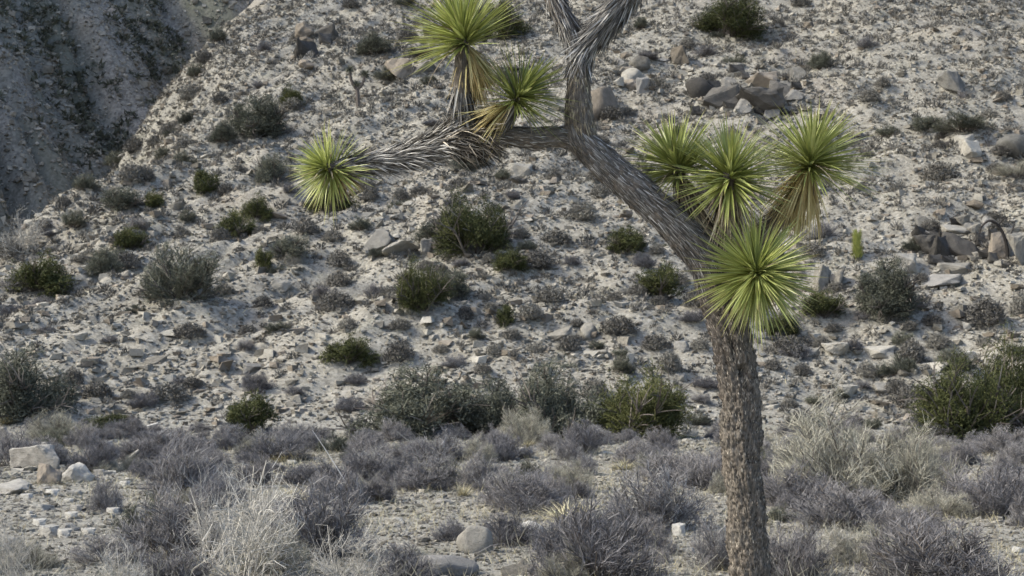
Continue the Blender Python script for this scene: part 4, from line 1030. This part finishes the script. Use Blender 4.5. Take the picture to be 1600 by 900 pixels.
LEAFM = []
for i, bd in enumerate((.05, .10, .16, .02)):
    a = Acc(); blades(a, np.zeros((1, 3)), np.array([[1., 0, 0]]), np.array([[0, 0, -1.]]), 1.0, .046 + .004 * i, bd, 5, .55, r=[.15 + .22 * i]); LEAFM.append(a.mesh('leaf', M['leaf']))
def rosette(px, py, depth, axis, Lpx, n, n_dead, seed, spread=105, label=None, dead_mat='dead_leaf', dead_len=.9, core=.05, solo=42, dbias=(0, -.5)):
    g = np.random.default_rng(seed)
    c = up(px, py, TD + depth) - base
    ax = np.array([axis[0], -axis[2], axis[1]]); ax = ax / np.linalg.norm(ax)
    a = Acc()                                       # the tight bud of young leaves at the heart
    k = 34; d = unit(ax + rnd_unit(k, g) * .30)
    blades(a, np.zeros((k, 3)), d, -rnd_unit(k, g), .12 * g.uniform(.6, 1.1, k), .012, .05, 3, .6, g=g)
    root = link('leaf_rosette', a.mesh('rosette_bud', M['leaf']), tree); root.location = c
    if label: root['label'] = label
    th = np.arccos(1 - g.random(n) * (1 - math.cos(R(spread)))); az = g.random(n) * 6.283
    e1 = unit(np.cross(ax, [0.3, .2, .9])); e2 = np.cross(ax, e1)
    d = np.cos(th)[:, None] * ax + np.sin(th)[:, None] * (np.cos(az)[:, None] * e1 + np.sin(az)[:, None] * e2)
    d = unit(d + rnd_unit(n, g) * .07)
    lob = .82 + .36 * vn3(d * 2.2 + seed * 3.1, seed)
    L = lob * Lpx * PXM * (.72 + .28 * np.sin(np.clip(th, 0, 1.5))) * g.uniform(.66, 1.06, n)
    b0 = d * .018 - ax * (.11 * (th / R(105)))[:, None]
    nb = unit(-ax * .8 + np.array([0, 0, -.6]) + rnd_unit(n, g) * .25); nb = unit(nb - (nb * d).sum(1, keepdims=True) * d)
    kink = g.random(n) < .12; d[kink] = unit(d[kink] + rnd_unit(int(kink.sum()), g) * .35)
    order = np.argsort(-(d @ np.array([0, -1, 0.0])) - g.random(n) * .5)     # the ones nearest the viewer's side stay single
    for i in order[:solo]:
        o = link('leaf', LEAFM[g.integers(0, 4)], root)
        x = d[i]; z = -nb[i]; y = np.cross(z, x)
        m = Matrix(((x[0], y[0], z[0], b0[i][0]), (x[1], y[1], z[1], b0[i][1]), (x[2], y[2], z[2], b0[i][2]), (0, 0, 0, 1)))
        o.matrix_local = m @ Matrix.Scale(L[i], 4)
    r_ = order[solo:]
    a = Acc(); blades(a, b0[r_], d[r_], nb[r_], L[r_], .0145, g.uniform(.02, .18, len(r_)), 5, .55, g=g)
    tag(link('inner_leaves', a.mesh('inner_leaves', M['leaf']), root), kind='stuff')
    k = 12; a = Acc(); q = g.integers(0, n, k)                    # a few leaves already browned among the green
    blades(a, b0[q], unit(d[q] + rnd_unit(k, g) * .2 + np.array([0, 0, -.15])), nb[q] + rnd_unit(k, g) * .3, L[q] * .9, .013, g.uniform(.1, .45, k), 5, .5, g=g)
    tag(link('browned_leaves', a.mesh('browned_leaves', M['thatch_tan']), root), kind='stuff')
    if n_dead:
        th = R(spread - 6) + g.random(n_dead) ** .8 * (R(168) - R(spread)); az = g.random(n_dead) * 6.283
        d = np.cos(th)[:, None] * ax + np.sin(th)[:, None] * (np.cos(az)[:, None] * e1 + np.sin(az)[:, None] * e2)
        d = unit(d * .8 + np.array([dbias[0], 0, dbias[1]]) + rnd_unit(n_dead, g) * .1)
        a = Acc(); blades(a, d * .02 - ax * g.uniform(.07, .17, n_dead)[:, None], d, unit(-ax + np.array([0, 0, -.8]) + rnd_unit(n_dead, g) * .3), Lpx * PXM * dead_len * g.uniform(.7, 1.1, n_dead), .0125, g.uniform(.05, .3, n_dead), 4, .4, g=g)
        tag(link('dead_leaves', a.mesh('dead_leaves', M[dead_mat]), root), kind='stuff')
rosette(722, 50, -.06, (-.3, .85, .35), 118, 330, 420, 1, 88, 'topmost rosette cut by the frame, yellow dead leaves hanging under it', dead_len=.66, dbias=(.12, -.8))
rosette(818, 143, -.12, (.6, .55, .35), 98, 250, 240, 2, 88, 'small rosette in the fork with yellow leaves trailing left', dead_len=.76, dbias=(-.75, -.45))
rosette(505, 262, .12, (-.6, .12, .65), 78, 230, 60, 3, 104, 'leftmost rosette at the end of the shaggy low limb', dead_len=.6)
rosette(1052, 252, .12, (-.5, .8, .25), 112, 300, 70, 4, 92, 'left rosette of the upper right three, leaning left', dead_mat='thatch_tan')
rosette(1142, 268, -.08, (.02, .7, .65), 112, 380, 190, 5, 100, 'middle rosette of the upper right three', dead_mat='thatch_tan')
rosette(1270, 240, .12, (.2, .85, .3), 122, 340, 260, 6, 98, 'right rosette of the upper right three, with a dark heart', dead_mat='dead_leaf', dbias=(-.35, -.5))
rosette(1183, 428, -.28, (.02, -.05, 1), 105, 460, 40, 7, 95, 'lowest rosette facing the viewer as a full round star', dead_mat='dead_leaf')

# ------------------------------------------------------------------ other plants and sticks of the place
P, D = at(1340, 408)                                   # small columnar yucca on the slope
y = link('young_yucca', None); y.location = P; tag(y, 'small upright green yucca column left of the dark boulders', 'yucca')
g = np.random.default_rng(77); hgt = 50 / F * D; rw = 12 / F * D
a = Acc(); n = 420; t = g.random(n); az = g.random(n) * 6.283
b = np.stack([np.cos(az) * rw * .25, np.sin(az) * rw * .25, t * hgt * .8], 1); d = unit(np.stack([np.cos(az) * .55, np.sin(az) * .55, .75 + .8 * t], 1))
blades(a, b, d, np.stack([np.cos(az), np.sin(az), 0 * az], 1), rw * 1.1, rw * .16, .1, 2, .3, r=g.uniform(0, .5, n), g=g)
link('foliage', a.mesh('yucca_foliage', M['leaf']), y)
a = Acc(); sticks(a, np.array([[[0, 0, -.1], [0.02, 0, hgt * .4], [0, .02, hgt * .8]]]), rw * .3, rw * .2, sides=7); link('stem', a.mesh('yucca_stem', M['stem']), y)

def px_branch(acc, pts, D, r0, r1, org, sides=6):
    Q = cr([list(up(p[0], p[1], D + (p[2] if len(p) > 2 else 0))) for p in pts], 5) - org
    sticks(acc, Q[None], r0, r1, sides=sides)
P, D = at(1572, 402); D -= .9
sn = link('dead_snag', None); sn.location = P; tag(sn, 'dark curved dead branch arching over the rocks at the right', 'dead branch')
a = Acc(); px_branch(a, [(1574, 410), (1573, 385), (1566, 362), (1556, 348)], D, .08, .05, P); px_branch(a, [(1556, 348), (1545, 345), (1534, 354), (1530, 366)], D, .07, .03, P)
link('trunk', a.mesh('snag_trunk', M['black']), sn)
a = Acc(); px_branch(a, [(1572, 378), (1582, 360), (1586, 345)], D, .05, .02, P); px_branch(a, [(1560, 352), (1568, 342), (1578, 338)], D, .04, .02, P); link('branch', a.mesh('snag_branch', M['black']), sn)

P, D = at(560, 166)                                    # little Joshua tree far up the slope
jt = link('small_joshua_tree', None); jt.location = P; tag(jt, 'small dark branching yucca tree far up the slope, left of centre', 'tree')
a = Acc(); px_branch(a, [(560, 168), (559, 150), (558, 138)], D, .16, .13, P); px_branch(a, [(558, 140), (550, 128), (546, 112)], D, .12, .09, P); px_branch(a, [(558, 140), (567, 130), (570, 118)], D, .12, .09, P)
link('trunk', a.mesh('small_trunk', M['stem']), jt)
for q in ((546, 108), (571, 116), (557, 132)):
    a = Acc(); c = up(q[0], q[1], D) - P; d = rnd_unit(90); blades(a, np.repeat(c[None], 90, 0), d, rnd_unit(90), .36, .06, .1, 2, .3); link('crown', a.mesh('small_crown', M['dgreen']), jt)

def stick_thing(name, pts, D, r0, r1, label, mat):
    org = up(pts[0][0], pts[0][1], D); a = Acc(); px_branch(a, pts, D, r0, r1, org)
    o = link(name, a.mesh(name, M[mat])); o.location = org; tag(o, label, 'stick')
stick_thing('dead_stick', [(553, 778), (535, 745), (512, 708), (488, 672)], 19.5, .011, .004, 'long thin bleached stick leaning left over the grey scrub', 'deadwood')
stick_thing('dead_stick', [(196, 722), (206, 712), (217, 703)], 26.0, .03, .022, 'short white stick leaning right above the left scrub', 'deadwood')
stick_thing('dead_stick', [(230, 666), (247, 661)], 42.0, .04, .03, 'small pale stick lying at the slope foot, left', 'deadwood')
stick_thing('dead_stick', [(643, 692), (632, 684), (620, 674)], 28.0, .012, .008, 'thin pale twig poking up below the very dark bush, left part', 'deadwood')
stick_thing('dead_stick', [(1398, 492), (1412, 470), (1400, 450)], 58.0, .04, .02, 'dead grey stick in the olive grey bush below the boulders', 'deadwood')
